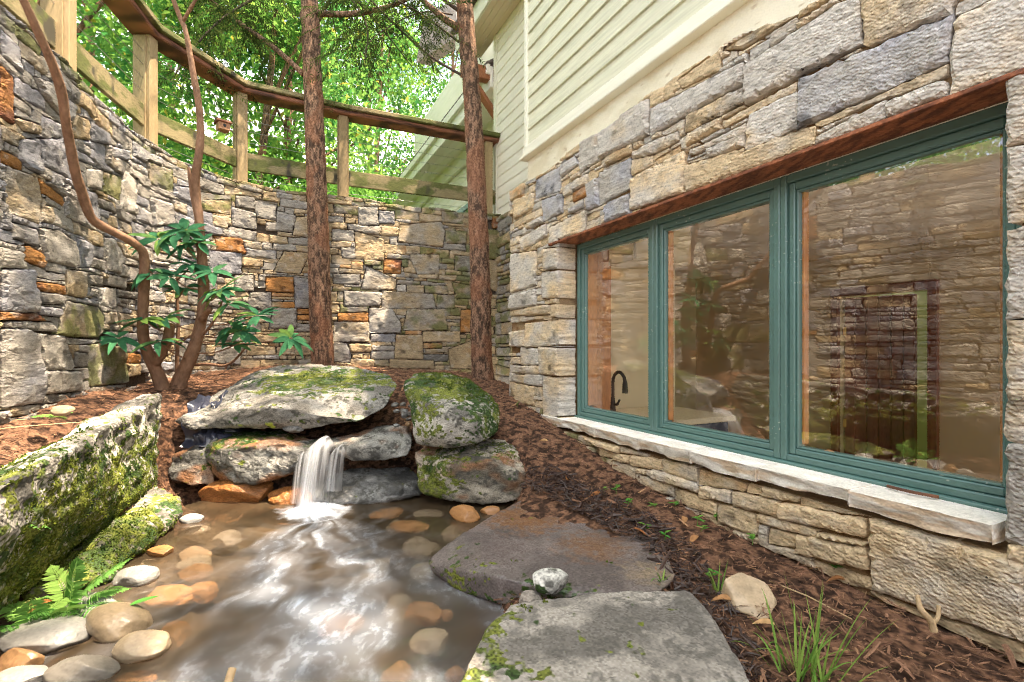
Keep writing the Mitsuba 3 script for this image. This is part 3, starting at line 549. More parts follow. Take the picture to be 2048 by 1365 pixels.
PATHS={"stemA":[[-2.915,4.2,0.655],[-2.948,4.2,0.76],[-2.992,4.15,0.95],[-3.018,4.1,1.075],[-2.993,4.05,1.277],[-2.944,4.0,1.514],[-2.899,3.95,1.765],[-2.89,3.9,1.826],[-2.902,3.75,1.879],[-2.966,3.6,1.928],[-2.971,3.52,1.969],[-2.953,3.45,2.071],[-2.884,3.3,2.208],[-2.829,3.2,2.349],[-2.754,3.08,2.47],[-2.715,3.02,2.578],[-2.669,2.92,2.674],[-2.647,2.84,2.743],[-2.622,2.72,2.862],[-2.604,2.62,2.978]],"stemA2":[[-2.963,4.15,0.917],[-2.901,4.15,1.013],[-2.835,4.12,1.116],[-2.804,4.1,1.239]],"stemB":[[-2.89,4.3,0.68],[-2.847,4.3,0.796],[-2.761,4.3,0.968],[-2.683,4.3,1.205],[-2.636,4.28,1.461],[-2.622,4.25,1.628],[-2.608,4.2,1.873],[-2.633,4.2,2.167],[-2.654,4.2,2.335],[-2.631,4.15,2.465],[-2.567,4.1,2.633],[-2.55,4.1,2.817],[-2.535,4.05,3.018],[-2.556,4.0,3.274],[-2.575,3.95,3.562],[-2.615,3.95,3.641],[-2.629,3.9,3.725],[-2.653,3.85,3.884]],"stemB2":[[-2.599,3.95,3.625],[-2.519,3.9,3.679],[-2.422,3.85,3.749],[-2.333,3.8,3.809]],"stemB3":[[-2.635,4.25,1.288],[-2.57,4.2,1.348],[-2.507,4.15,1.374]],"stemB4":[[-2.663,4.2,2.209],[-2.688,4.2,2.335],[-2.685,4.15,2.548]],"stemC":[[-2.952,4.4,0.812],[-2.944,4.4,1.032],[-2.935,4.4,1.296],[-2.948,4.4,1.516],[-2.944,4.4,1.714]],"stemD":[[-2.853,4.5,0.897],[-2.718,4.5,0.906],[-2.561,4.5,0.875],[-2.399,4.45,1.01],[-2.284,4.4,1.142]],"stemE":[[-2.683,4.3,1.14],[-2.516,4.2,1.243],[-2.374,4.1,1.423],[-2.333,4.05,1.5]],"stemF":[[-2.935,4.4,1.076],[-2.856,4.4,1.142],[-2.798,4.4,1.173]],"stemG":[[-2.944,4.4,1.648],[-2.836,4.35,1.707],[-2.761,4.3,1.764]],"trunk1":[[-2.274,6.0,0.786],[-2.274,6.0,0.858],[-2.304,6.0,1.626],[-2.328,6.0,2.526],[-2.358,6.0,3.426],[-2.402,6.02,4.337],[-2.45,6.05,5.261],[-2.513,6.1,6.516],[-2.629,6.2,9.085]],"trunk2":[[-0.319,5.6,0.608],[-0.33,5.6,0.72],[-0.347,5.6,1.084],[-0.354,5.62,1.814],[-0.39,5.65,2.722],[-0.45,5.7,3.877],[-0.498,5.72,4.402],[-0.552,5.75,5.052],[-0.632,5.8,6.247],[-0.732,5.9,8.696]],"br1":[[-2.504,6.02,4.337],[-2.83,6.1,4.655],[-3.125,6.2,4.9],[-3.518,6.35,5.216],[-3.926,6.5,5.574],[-4.583,6.8,6.191]],"br2":[[-2.456,6.05,5.14],[-2.304,6.0,5.058],[-1.912,5.9,4.979],[-1.531,5.8,4.971],[-1.22,5.7,5.006],[-0.918,5.6,5.088]],"br3":[[-0.581,5.7,4.162],[-0.918,5.6,4.304],[-1.232,5.5,4.548],[-1.519,5.35,4.774],[-1.701,5.25,4.94]],"br4":[[-0.606,5.72,4.545],[-0.806,5.6,4.64],[-1.012,5.5,4.74],[-1.21,5.4,4.781],[-1.399,5.3,4.845]],"br5":[[-0.623,5.72,4.717],[-0.757,5.65,4.756],[-0.966,5.55,4.885],[-1.166,5.45,5.007]],"br6":[[-0.606,5.72,4.905],[-0.757,5.65,4.971],[-0.918,5.6,5.088]],"br7":[[-0.678,5.7,4.846],[-0.966,5.55,4.802],[-1.264,5.4,4.565],[-1.505,5.3,4.315],[-1.57,5.25,4.127]],"br8":[[-2.513,6.1,5.662],[-2.904,6.0,5.346],[-3.329,5.8,4.913],[-3.55,5.6,4.444],[-3.707,5.5,4.053]],"br9":[[-2.434,6.1,5.784],[-2.004,6.0,5.346],[-1.676,5.9,4.861],[-1.705,5.8,4.391]],"br10":[[-2.525,6.1,6.028],[-3.301,6.3,5.939],[-3.926,6.5,5.834],[-4.65,6.7,5.579]],"root":[[1.266,1.5,0.201],[1.257,1.5,0.234],[1.232,1.5,0.257],[1.229,1.51,0.271],[1.233,1.52,0.299]],"cable":[[1.402,1.85,0.606],[1.433,1.8,0.613],[1.463,1.75,0.609],[1.476,1.7,0.601]]}
WH=[[-2.673,4.1,2.018],[-2.828,4.0,1.922],[-2.69,4.1,1.895],[-2.664,4.15,1.743],[-2.896,4.0,1.662],[-2.788,4.25,1.556],[-2.349,4.05,1.516],[-2.292,4.05,1.406],[-2.915,3.95,1.275],[-2.807,4.05,1.293],[-3.105,3.95,1.125],[-2.134,4.2,1.319],[-2.276,4.2,1.193],[-1.989,4.5,1.135],[-2.318,4.2,1.075],[-2.828,4.0,1.098],[-2.456,4.1,1.669],[-2.73,4.05,1.965]]
SEEDS=[[0.61,2.932,0.15],[0.639,2.754,0.13],[0.677,2.527,0.11],[0.726,2.374,0.11],[0.93,2.459,0.15],[1.038,2.543,0.17],[0.935,2.521,0.17],[1.292,2.149,0.1],[0.812,2.026,0.1],[0.542,2.961,0.15],[0.783,2.739,0.19],[1.113,2.314,0.15],[0.893,2.739,0.19],[1.315,2.004,0.1],[0.414,4.31,0.55],[0.047,4.31,0.55]]
DLEAF=[[0.591,2.454,0.125],[0.334,3.088,0.21],[0.249,3.505,0.37],[0.527,2.914,0.17],[0.892,2.579,0.15],[0.885,2.386,0.11],[1.313,1.971,0.1],[1.292,2.047,0.1],[0.807,1.83,0.1],[0.878,1.67,0.1],[-1.797,1.835,0.07],[-1.735,1.888,0.07]]
# ------------------------------------------------------------------ ground
POND = sg.Polygon([(-2.02,3.32),(-1.75,3.62),(-1.3,3.78),(-.7,3.8),(-.3,3.75),(-.02,3.45),(-.02,3.15),(-.2,2.6),(-.12,2.0),(-.12,1.5),(-.05,.9),(-.1,.2),(-.6,-.3),(-1.4,-.3),(-1.95,.3),(-2.0,1.2),(-1.98,2.0),(-2.02,2.7)])
POND = sg.Polygon(chaikin(list(POND.exterior.coords), 2))
GC = [(-2.84,2.77,-.43),(-2.86,2.2,-.45),(-2.8,1.4,-.5),(-2.6,.4,-.5),(-3.31,4.26,-.38),(-3.2,5.7,-.25),(-2.4,6.25,-.2),(-1.5,6.6,-.3),(-.3,7.2,-.36),(-.02,4.72,-.45),(.38,3.95,-.62),(.83,3.02,-.82),(1.36,1.9,-.945),(1.54,1.5,-.96),
      (-1.2,4.7,-.32),(-.5,4.8,-.36),(-2.2,4.4,-.36),(-2.75,3.5,-.42),(0,3.9,-.58),(.28,3.5,-.72),(.2,3.12,-.88),(.6,2.5,-.93),(.75,2.1,-.955),(.9,1.6,-.965),(1.0,1.1,-.97),(1.9,.6,-.97),(2.3,-.5,-.95),(.4,1.0,-1.0),(-2.3,3.4,-1.1),(-2.42,3.6,-.95),(-2.15,3.55,-1.15),(-2.25,3.95,-.62),(-2.0,3.9,-.7),(-1.9,4.3,-.45),(-1.3,4.15,-.6),(-2.48,4.0,-.52),(-2.7,3.9,-.4),(-2.2,3.0,-1.0),(-2.58,3.3,-.5),(-2.35,2.3,-.5),(-2.3,1.7,-.6),(-2.0,1.6,-1.0),(-2.3,.8,-.6),(.3,-1,-.95),(-1.2,-1.2,-.9),(-2.2,-1.4,-.6),(0,-3,-.9),(2,-3,-.95),(-2,-4,-.6)]
_gi = RBFInterpolator(np.array(GC)[:, :2], np.array(GC)[:, 2] + 1.05, kernel='linear', smoothing=.002)
def G0(xy): return _gi(np.asarray(xy, float)[:, :2])
def GH(xy):
    xy = np.asarray(xy, float)[:, :2]
    h = G0(xy)
    pt = shapely.points(xy); ins = shapely.contains(POND, pt); dist = shapely.distance(POND.exterior, pt) * np.where(ins, 1, -1)
    t = np.clip((dist + .16) / .22, 0, 1); t = t * t * (3 - 2 * t)
    return h * (1 - t) + (-.17 + .05 * np.clip(-dist, 0, 1)) * t
def court_grid():
    xs, ys = np.arange(-3.9, 3.0, .045), np.arange(-6, 7.6, .045)
    X, Y = np.meshgrid(xs, ys); p = np.column_stack([X.ravel(), Y.ravel()])
    z = GH(p) + .018 * (meshkit.fbm(np.column_stack([p * 7, p[:, 0] * 0]), 3, 5) - .5) + .022 * (meshkit.noise(np.column_stack([p * 26, p[:, 0] * 0]), 9) - .5)
    n, m = len(ys), len(xs)
    i, j = np.meshgrid(np.arange(n - 1), np.arange(m - 1), indexing='ij')
    q = np.stack([i * m + j, i * m + j + 1, (i + 1) * m + j + 1, (i + 1) * m + j], -1).reshape(-1, 4)
    # keep what lies inside the court
    c = p[q].mean(1)
    court = sg.Polygon(list(PLAN + PN * -.12) + [(6.5, 7.48), (4.6, -6), (-2.2, -6)])
    keep = shapely.contains_xy(court, c[:, 0], c[:, 1]) & (c @ N[:2] < 2.3)
    return np.column_stack([p, z]), q[keep], c[keep]
gv, gq, gc = court_grid()
wetbed = (shapely.contains_xy(POND.buffer(.03), gc[:, 0], gc[:, 1]))
put('mulch_bed', (gv, gq[~wetbed]), 'm_mulch', True, 'reddish brown shredded bark mulch covering the courtyard ground', 'mulch', kind='structure')
put('pond_bed', (gv, gq[wetbed]), 'm_pond_bed', True, 'brown silty bottom of the small pond', 'pond bed', kind='structure')
# outer terrain, level with the top of the retaining wall, to the horizon
HOUSE = sg.Polygon([tuple(HF([(s, d, 0)])[0, :2]) for s, d in ((-14, 2.05), (4.25, 2.05), (4.25, 3.0), (6.8, 3.0), (6.8, 3.6), (14, 3.6), (14, 12), (-14, 12))])
COURT = sg.Polygon([(-2.5, -9)] + list(PLAN + PN * -.05) + [(3, 7.4), (6.5, -9)])
def outer_ground():
    disc = sg.Point(0, 0).buffer(400, 24).difference(shapely.union_all([HOUSE, COURT]))
    parts = []
    for ring, step in ((sg.Point(0, 4).buffer(30, 12), .8), (None, 0)):
        g = disc.intersection(ring) if ring is not None else disc.difference(sg.Point(0, 4).buffer(30, 12))
        for q in getattr(g, 'geoms', [g]):
            v, f = trimesh.creation.triangulate_polygon(q, engine='earcut')
            parts.append((np.column_stack([v, v[:, 0] * 0 + 2.86]), f))
    return cat_meshes(parts)
scene['m_outer_ground'] = dict(type='twosided', bsdf=dict(type='diffuse', reflectance=proc(lambda p, n, uv: mix((.05, .035, .02), (.05, .11, .025), smoothstep(.4, .6, fbm(p.x * .8, p.y * .8, 0, 3))) * (.6 + .7 * noise(p.x * 20, p.y * 20, 0)))))
put('ground', outer_ground(), 'm_outer_ground', False, 'green wooded ground behind the stone retaining wall', 'ground', kind='structure')

# ------------------------------------------------------------------ stone walls
TONE = dict(b=(.04, .98), g=(.24, .98), t=(.50, 1.0), o=(.78, 1.0), y=(.58, 1.2), d=(.26, .55), r=(.93, .9), m=(.40, .85), p=(.27, 1.42))
TONE_H = dict(p=(.40, 1.6), t=(.48, 1.42), o=(.61, 1.25), y=(.56, 1.5), b=(.12, 1.38), r=(.84, .95), g=(.28, 1.2), m=(.50, 1.2), d=(.3, .7))
def fill(domain, bigs, gap, course, wid, seed, wave=.016):
    r = np.random.default_rng(seed)
    used, placed = [], []
    for tone, pl in bigs:
        q = sg.Polygon(pl).buffer(0).buffer(.007, join_style='mitre')
        q = q.intersection(domain)
        for o in placed:
            if o.intersects(q): q = q.difference(o)
        if q.is_empty: continue
        if q.geom_type != 'Polygon': q = max(q.geoms, key=lambda g: g.area)
        if q.area < .0008: continue
        placed.append(q); used.append((tone, q))
    rest = domain.difference(shapely.union_all([q.buffer(gap * .5) for q in placed]))
    x0, y0, x1, y1 = domain.bounds
    xs = np.arange(x0 - .1, x1 + .2, .06)
    cells = []
    line = y0 - .03 + 0 * xs; y = y0 - .03; row = 0
    while y < y1:
        th = r.uniform(*course) if r.random() > .2 else r.uniform(course[0] * .7, course[0] * 1.2)
        y += th; row += 1
        nxt = np.maximum(y + wave * 2 * (meshkit.noise(np.column_stack([xs * 2.3, xs * 0 + row, xs * 0]), seed) - .5) + wave * 1.2 * (meshkit.noise(np.column_stack([xs * 8, xs * 0 + row, xs * 0]), seed + 2) - .5), line + .35 * th)
        x = x0 - r.uniform(0, .2); cuts = []
        while x < x1 + .1:
            cuts.append(x); x += np.clip(th * r.uniform(1.5, 4.6), *wid)
        for a, b in zip(cuts[:-1], cuts[1:]):
            k = (xs > a + .01) & (xs < b - .01)
            la, lb, na, nb = (np.interp(v, xs, w) for v, w in ((a, line), (b, line), (a, nxt), (b, nxt)))
            sl = r.uniform(-.012, .012, 2)
            pl = [(a, la)] + list(zip(xs[k], line[k])) + [(b, lb), (b + sl[1], nb)] + list(zip(xs[k][::-1], nxt[k][::-1])) + [(a + sl[0], na)]
            q = sg.Polygon(pl).buffer(0)
            try: loc = shapely.clip_by_rect(rest, *q.bounds).intersection(q)
            except Exception: continue
            for g in getattr(loc, 'geoms', [loc]):
                if g.geom_type == 'Polygon' and g.area > 1e-5: cells.append(g)
        line = nxt
    # slivers join the neighbour with which they share most
    thin = [i for i, c in enumerate(cells) if c.area < .0016 or c.buffer(-gap * 1.3).is_empty]
    alive = dict(enumerate(cells)); tree = STRtree(cells)
    for i in sorted(thin, key=lambda i: cells[i].area):
        c = alive[i]; best, bl = None, 0
        for j in tree.query(c.buffer(.004)):
            if j == i or j not in alive: continue
            l = alive[j].buffer(.002).intersection(c).area
            if l > bl: best, bl = j, l
        if best is None: continue
        u = shapely.union_all([alive[best].buffer(5e-4, join_style='mitre'), c.buffer(5e-4, join_style='mitre')])
        if u.geom_type == 'Polygon': alive[best] = u; del alive[i]
    small = []
    for c in alive.values():
        g = c.buffer(-gap * .5, join_style='mitre')
        if g.geom_type == 'MultiPolygon': g = max(g.geoms, key=lambda h: h.area)
        if g.geom_type == 'Polygon' and g.area > .0005: small.append(sg.Polygon(g.exterior))
    big = []
    for tone, q in used:
        g = q.buffer(-gap * .3, join_style='mitre')
        if g.geom_type == 'Polygon' and not g.is_empty: big.append((tone, sg.Polygon(g.exterior)))
    return big, small
def stone(poly, proud, back, r, flip, frame, rough=.012):
    ext = poly.exterior; n = int(np.clip(ext.length / .026, 9, 64))
    poly = poly.simplify(.003)
    ext = poly.exterior; L = ext.length
    ts = np.r_[[ext.project(sg.Point(c)) for c in list(ext.coords)[:-1]], np.linspace(0, L, n, endpoint=False)]
    ts = np.unique(np.round(ts / L, 4)); ts = ts[np.r_[True, np.diff(ts) > .35 / n]] * L
    O = np.array([ext.interpolate(t).coords[0] for t in ts])
    if ((np.roll(O, -1, 0)[:, 0] - O[:, 0]) * (np.roll(O, -1, 0)[:, 1] + O[:, 1])).sum() > 0: O = O[::-1]
    size = math.sqrt(poly.area)
    c0 = np.array(poly.centroid.coords[0])
    jit = min(.008, size * .055)
    O = O + r.normal(0, jit * .5, O.shape) * [1, .7]
    n = len(O); bev = min(.011, size * .08)
    pin = sg.Polygon(O).buffer(0)
    if pin.geom_type != 'Polygon' or pin.area < 2e-4: return None
    I = []
    ring = pin.buffer(-bev)
    if ring.geom_type == 'Polygon' and ring.area > 1e-4:
        e2 = ring.exterior; m = max(5, int(n * .7))
        I += [e2.interpolate(t).coords[0] for t in np.linspace(0, e2.length, m, endpoint=False)]
        st = max(.024, size / 11)
        bx = ring.bounds
        gx, gy = np.meshgrid(np.arange(bx[0], bx[2], st), np.arange(bx[1], bx[3], st))
        g = np.column_stack([gx.ravel(), gy.ravel()]) + r.uniform(-.3, .3, (gx.size, 2)) * st
        g = g[shapely.contains_xy(ring.buffer(-st * .4), g[:, 0], g[:, 1])] if len(g) else g
        I += list(map(tuple, g))
    P = np.vstack([O, np.array(I).reshape(-1, 2)])
    tri = Delaunay(P).simplices
    cen = P[tri].mean(1); tri = tri[shapely.contains_xy(pin, cen[:, 0], cen[:, 1])]
    a, b, c = P[tri[:, 0]], P[tri[:, 1]], P[tri[:, 2]]
    ar = (b[:, 0] - a[:, 0]) * (c[:, 1] - a[:, 1]) - (b[:, 1] - a[:, 1]) * (c[:, 0] - a[:, 0])
    tri = np.where((ar < 0)[:, None], tri[:, ::-1], tri)
    dist = shapely.distance(pin.exterior, shapely.points(P))
    w = np.clip(dist / bev, 0, 1)
    sd = r.integers(1e6)
    amp = rough * min(1.4, .35 + size * 4)
    rel = meshkit.fbm(np.column_stack([P * 9, P[:, 0] * 0 + sd % 97]), 3) - .5
    tilt = (P - c0) @ r.normal(0, .025, 2)
    d = proud * (.42 + .58 * w) + w * (amp * 2.0 * rel + tilt) + r.normal(0, .0015, len(P)) * w
    front = np.column_stack([P, d])
    rim = front[:n]; bk = np.column_stack([O, np.full(n, back)])
    vs = np.vstack([front, rim, bk]); m = len(P)
    j = np.arange(n); k = (j + 1) % n
    sk = np.vstack([np.stack([m + j, m + n + j, m + n + k], 1), np.stack([m + j, m + n + k, m + k], 1)])
    f = np.vstack([tri, sk])
    if flip: f = f[:, ::-1]
    return frame(vs), f

# --- retaining wall
def rw_top(s): return 2.955 + .03 * (meshkit.noise(np.column_stack([np.asarray(s) * 3.1, np.asarray(s) * 0, np.asarray(s) * 0]), 4) - .5) * 2
S_END = 11.27
_ss = np.arange(.3, S_END + .01, .12); _ss[-1] = S_END
RWD = sg.Polygon([(.3, .45), (S_END, .62)] + list(zip(_ss[::-1], rw_top(_ss)[::-1])))
big, small = fill(RWD, RW, .007, (.042, .125), (.09, .42), 11)
root('retaining_wall', 'tall curved dry stacked retaining wall of grey and tan field stone', 'stone wall')
r = np.random.default_rng(3)
allst = []
for tone, q in big: allst.append((q, tone))
for q in small:
    s, h = q.centroid.x, q.centroid.y
    if s < 7.6: tone = r.choice(list('bbggggtt'))
    elif s < 9: tone = r.choice(list('ggtttttt'))
    else: tone = r.choice(list('ggttttttmmy'))
    allst.append((q, tone))
def appear(q):
    s, h = q.centroid.x, q.centroid.y
    p = RF([(s, h, 0)])[0]
    vis = p[1] > .5 and abs(p[0] / max(p[1], .1)) < 1.05
    return q.area / (p[0] ** 2 + p[1] ** 2) * (1 if vis else .001)
allst.sort(key=lambda x: -appear(x[0]))
rest_parts = {'m_wall_stone': [], 'm_wall_stone_algae': []}; rest_uv = {'m_wall_stone': [], 'm_wall_stone_algae': []}
cnt = 0
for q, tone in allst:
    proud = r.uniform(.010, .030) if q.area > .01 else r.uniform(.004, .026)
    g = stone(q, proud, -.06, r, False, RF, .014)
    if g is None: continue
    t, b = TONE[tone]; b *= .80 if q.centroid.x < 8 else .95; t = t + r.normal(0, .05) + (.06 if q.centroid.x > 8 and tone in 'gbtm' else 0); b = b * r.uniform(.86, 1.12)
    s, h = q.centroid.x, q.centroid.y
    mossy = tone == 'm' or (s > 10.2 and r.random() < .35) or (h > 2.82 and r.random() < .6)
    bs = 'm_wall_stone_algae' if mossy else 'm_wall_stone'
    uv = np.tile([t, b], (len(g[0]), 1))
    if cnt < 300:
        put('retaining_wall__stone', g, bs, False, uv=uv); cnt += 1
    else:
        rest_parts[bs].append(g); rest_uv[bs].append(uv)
for bs in rest_parts:
    if rest_parts[bs]:
        put('retaining_wall__small_stones' if bs == 'm_wall_stone' else 'retaining_wall__mossy_small_stones', cat_meshes(rest_parts[bs]), bs, False, uv=np.vstack(rest_uv[bs]), kind='stuff')
def rw_core():
    ss = np.arange(0, 11.45, .1); n = len(ss)
    cols = [(-.028, .2), (-.028, 2.93), (-.42, 2.95), (-.42, .2)]
    v = np.vstack([RF(np.column_stack([ss, np.full(n, h), np.full(n, d)])) for d, h in cols])
    f = []
    for a in range(3):
        i = np.arange(n - 1)
        f.append(np.stack([a * n + i, a * n + i + 1, (a + 1) * n + i + 1, (a + 1) * n + i], 1))
    return v, np.vstack(f)
put('retaining_wall__core', rw_core(), 'm_mortar_dark', False)

# --- house
root('house', 'pale clapboard house on a rough stone base with green framed windows', 'house')
OPEN = (.72, 3.36, .50, 1.87)
sst = np.arange(-1.2, 4.26, .09)
top = 2.525 + .045 * (meshkit.noise(np.column_stack([sst * 2.2, sst * 0, sst * 0]), 8) - .5) * 2 + .03 * (meshkit.noise(np.column_stack([sst * 9, sst * 0, sst * 0]), 9) - .5)
base = .03
HWD = sg.Polygon([(-1.2, base), (4.253, base + .2)] + [(4.253, top[-1])] + list(zip(sst[::-1][1:], top[::-1][1:]))).buffer(0)
HWD = HWD.difference(sg.box(OPEN[0], OPEN[2] - .09, OPEN[1], OPEN[3] + .02))
big, small = fill(HWD, HW, .008, (.032, .085), (.08, .40), 23, .012)
r = np.random.default_rng(5)
hs = [(q, t) for t, q in big] + [(q, None) for q in small]
def appear_h(q):
    p = HWF([(q.centroid.x, q.centroid.y, 0)])[0]
    vis = p[1] > .5 and abs(p[0] / max(p[1], .1)) < 1.03
    return q.area / (p[0] ** 2 + p[1] ** 2) * (1 if vis else .001)
hs.sort(key=lambda x: -appear_h(x[0]))
restp, restu, cnt = [], [], 0
for q, tone in hs:
    low = q.centroid.y < .45
    if tone is None: tone = r.choice(list('ttytop')) if low else r.choice(list('tttoppgt'))
    near_open = OPEN[0] - .45 < q.centroid.x < OPEN[1] + .35
    g = stone(q, r.uniform(.008, .035) if q.area > .01 else r.uniform(-.006, .028), -.15 if near_open else -.06, r, True, HWF, .0035 if q.area > .15 and low else .009)
    if g is None: continue
    t, b = TONE_H[tone]; t += r.normal(0, .035); b *= r.uniform(.9, 1.1)
    if low and tone == 'p': t, b = .47, 1.5
    p = HWF([(q.centroid.x, q.centroid.y, 0)])[0]
    mossy = tone == 'm' or (q.centroid.x > 2.9 and q.centroid.y < .62 and r.random() < .7)
    uv = np.tile([t, b], (len(g[0]), 1)); bs = 'm_wall_stone_algae' if mossy else 'm_wall_stone'
    if cnt < 298 or mossy:
        put('house__stone_wall__stone', g, bs, False, uv=uv); cnt += 1
    else:
        restp.append(g); restu.append(uv)
if restp: put('house__stone_wall__small_stones', cat_meshes(restp), 'm_wall_stone', False, uv=np.vstack(restu), kind='stuff')
core = [box(HF, a, b, 2.068, 2.30, z0, z1, .001) for a, b, z0, z1 in ((-3.5, OPEN[0] - .03, -.3, 2.50), (OPEN[1] + .03, 4.245, -.3, 2.50), (OPEN[0] - .03, OPEN[1] + .03, -.3, .41), (OPEN[0] - .03, OPEN[1] + .03, 1.905, 2.50))]
put('house__stone_wall', cat_meshes(core), 'm_mortar_tan', False)
put('house__lintel', cat_meshes([box(HF, .55, 3.50, 2.035, 2.205, 1.872, 1.884, .002), box(HF, .55, 3.50, 2.028, 2.036, 1.872, 1.888, .002)]), 'm_rust', 20, 'rust brown steel lintel over the windows')
# windows: three units in one opening
for i in range(3):
    s1 = OPEN[1] - .88 * i; s0 = s1 - .88; w = root('house__window')
    z0, z1 = .515, 1.871
    e = .0015
    fr = [box(HF, s0 + e, s0 + .034, 2.2115, 2.34, z0, z1), box(HF, s1 - .034, s1 - e, 2.2115, 2.34, z0, z1),
          box(HF, s0 + .035, s1 - .035, 2.213, 2.34, z0, z0 + .030), box(HF, s0 + .035, s1 - .035, 2.213, 2.34, z1 - .040, z1), box(HF, s0, s1, 2.185, 2.30, z0 - .014, z0 - .001, .003)]
    put(w + '__frame', cat_meshes(fr), 'm_teal', 30)
    sa = [box(HF, s0 + .038, s0 + .066, 2.226, 2.30, z0 + .032, z1 - .042), box(HF, s1 - .066, s1 - .038, 2.226, 2.30, z0 + .032, z1 - .042),
          box(HF, s0 + .067, s1 - .067, 2.2275, 2.30, z0 + .032, z0 + .060), box(HF, s0 + .067, s1 - .067, 2.2275, 2.30, z1 - .076, z1 - .042),
          box(HF, s0 + .067, s0 + .077, 2.238, 2.29, z0 + .061, z1 - .077, .003), box(HF, s1 - .077, s1 - .067, 2.238, 2.29, z0 + .061, z1 - .077, .003),
          box(HF, s0 + .078, s1 - .078, 2.239, 2.29, z0 + .061, z0 + .070, .003), box(HF, s0 + .078, s1 - .078, 2.239, 2.29, z1 - .089, z1 - .077, .003)]
    put(w + '__sash', cat_meshes(sa), 'm_teal', 30)
    gl = HF([(s0 + .075, 2.252, z0 + .066), (s1 - .075, 2.252, z0 + .066), (s1 - .075, 2.252, z1 - .087), (s0 + .075, 2.252, z1 - .087)])
    put(w + '__pane', (gl, np.array([[0, 1, 2], [0, 2, 3]])), 'm_glass', False)
    ins = [box(HF, s0 + .078, s0 + .092, 2.262, 2.345, z0 + .08, z1 - .08, .003), box(HF, s1 - .092, s1 - .078, 2.262, 2.345, z0 + .08, z1 - .08, .003)]
    if i > 0: ins = [box(HF, s0 + .078, s0 + .092, 2.262, 2.295, z0 + .08, z1 - .08, .003), box(HF, s1 - .092, s1 - .078, 2.262, 2.295, z0 + .08, z1 - .08, .003)]
    put(w + '__inner_stop', cat_meshes(ins), 'm_casing', 30)
    lin = [box(HF, s0 + .002, s0 + .03, 2.345, 2.36, z0, z1), box(HF, s1 - .04, s1 - .002, 2.346, 2.52, z0, z1) if i == 0 else box(HF, s1 - .03, s1 - .002, 2.345, 2.36, z0, z1)]
    put(w + '__casing', cat_meshes(lin), 'm_casing', 30)
# window sill: rough fronted slabs with pale mortar between
def at_face(px, d):
    t = (px - 1024) / 1000.; return d * (.899 - .4378 * t) / (.899 * t + .4378)
sj = [3.60, at_face(1190, 2.02), at_face(1280, 2.02), at_face(1381, 2.02), at_face(1515, 2.02), at_face(1699, 2.02), .735]
r = np.random.default_rng(17)
def slab(s0, s1, d0, d1, z0, z1, seed):
    ns, nd, nz = max(4, int(abs(s1 - s0) / .02)), 9, 7
    def sheet(a, b, n, m, fn):
        u, v = np.meshgrid(np.linspace(0, 1, n), np.linspace(0, 1, m), indexing='ij')
        i, j = np.meshgrid(np.arange(n - 1), np.arange(m - 1), indexing='ij')
        q = np.stack([i * m + j, i * m + j + 1, (i + 1) * m + j + 1, (i + 1) * m + j], -1).reshape(-1, 4)
        return fn(u.ravel(), v.ravel()), q
    def edge(s): return .010 * (meshkit.noise(np.column_stack([s * 7, s * 0, s * 0]), seed) - .5) + .007 * (meshkit.noise(np.column_stack([s * 24, s * 0, s * 0]), seed + 1) - .5)
    def f_top(u, v):
        s = s0 + (s1 - s0) * u; d = d0 + edge(s) + (d1 - d0 - edge(s)) * v
        z = z1 + .004 * (meshkit.noise(np.column_stack([s * 9, d * 9, s * 0]), seed + 3) - .5)
        return HF(np.column_stack([s, d, z]))
    def f_front(u, v):
        s = s0 + (s1 - s0) * u; z = z1 - (z1 - z0) * v + (v * .012) * (meshkit.noise(np.column_stack([s * 10, s * 0, s * 0]), seed + 5) - .5) * 2
        ch = meshkit.fbm(np.column_stack([s * 14, z * 40, s * 0]), 3, seed + 4) - .5
        d = d0 + edge(s) + np.where(v > 0, .022 * ch + .012 * v, 0)
        return HF(np.column_stack([s, d, z]))
    def f_end(sv):
        def fn(u, v):
            d = d0 + edge(np.full(len(u), sv)) + (d1 - d0) * u
            return HF(np.column_stack([np.full(len(u), sv) + .004 * (meshkit.noise(np.column_stack([d * 30, v * 3, d * 0]), seed) - .5), d, z1 - (z1 - z0) * v]))
        return fn
    parts = [sheet(0, 0, ns, nd, f_top), sheet(0, 0, ns, nz, f_front), sheet(0, 0, 6, 4, f_end(s0)), sheet(0, 0, 6, 4, f_end(s1))]
    uv = np.vstack([np.tile([seed % 7 / 7., 0.], (len(parts[0][0]), 1))] + [np.tile([seed % 7 / 7., 1.], (len(p[0]), 1)) for p in parts[1:]])
    return cat_meshes(parts), uv
root('house__window_sill')
for i, (a, b) in enumerate(zip(sj[:-1], sj[1:])):
    m, uv = slab(a - .006, b + .006, 2.015 + r.uniform(-.005, .005), 2.2, .438 + r.uniform(-.004, .004), .4995 + r.uniform(-.002, .002), 31 + i * 3)
    put('house__window_sill__slab', m, 'm_sill', True, uv=uv)
put('house__window_sill__mortar_joint', cat_meshes([box(HF, b - .012, b + .012, 2.03, 2.2, .44, .4985, .003) for b in sj[1:-1]] + [box(HF, .73, 3.5, 2.175, 2.205, .45, .501, .003)]), 'm_sill_mortar', 30)
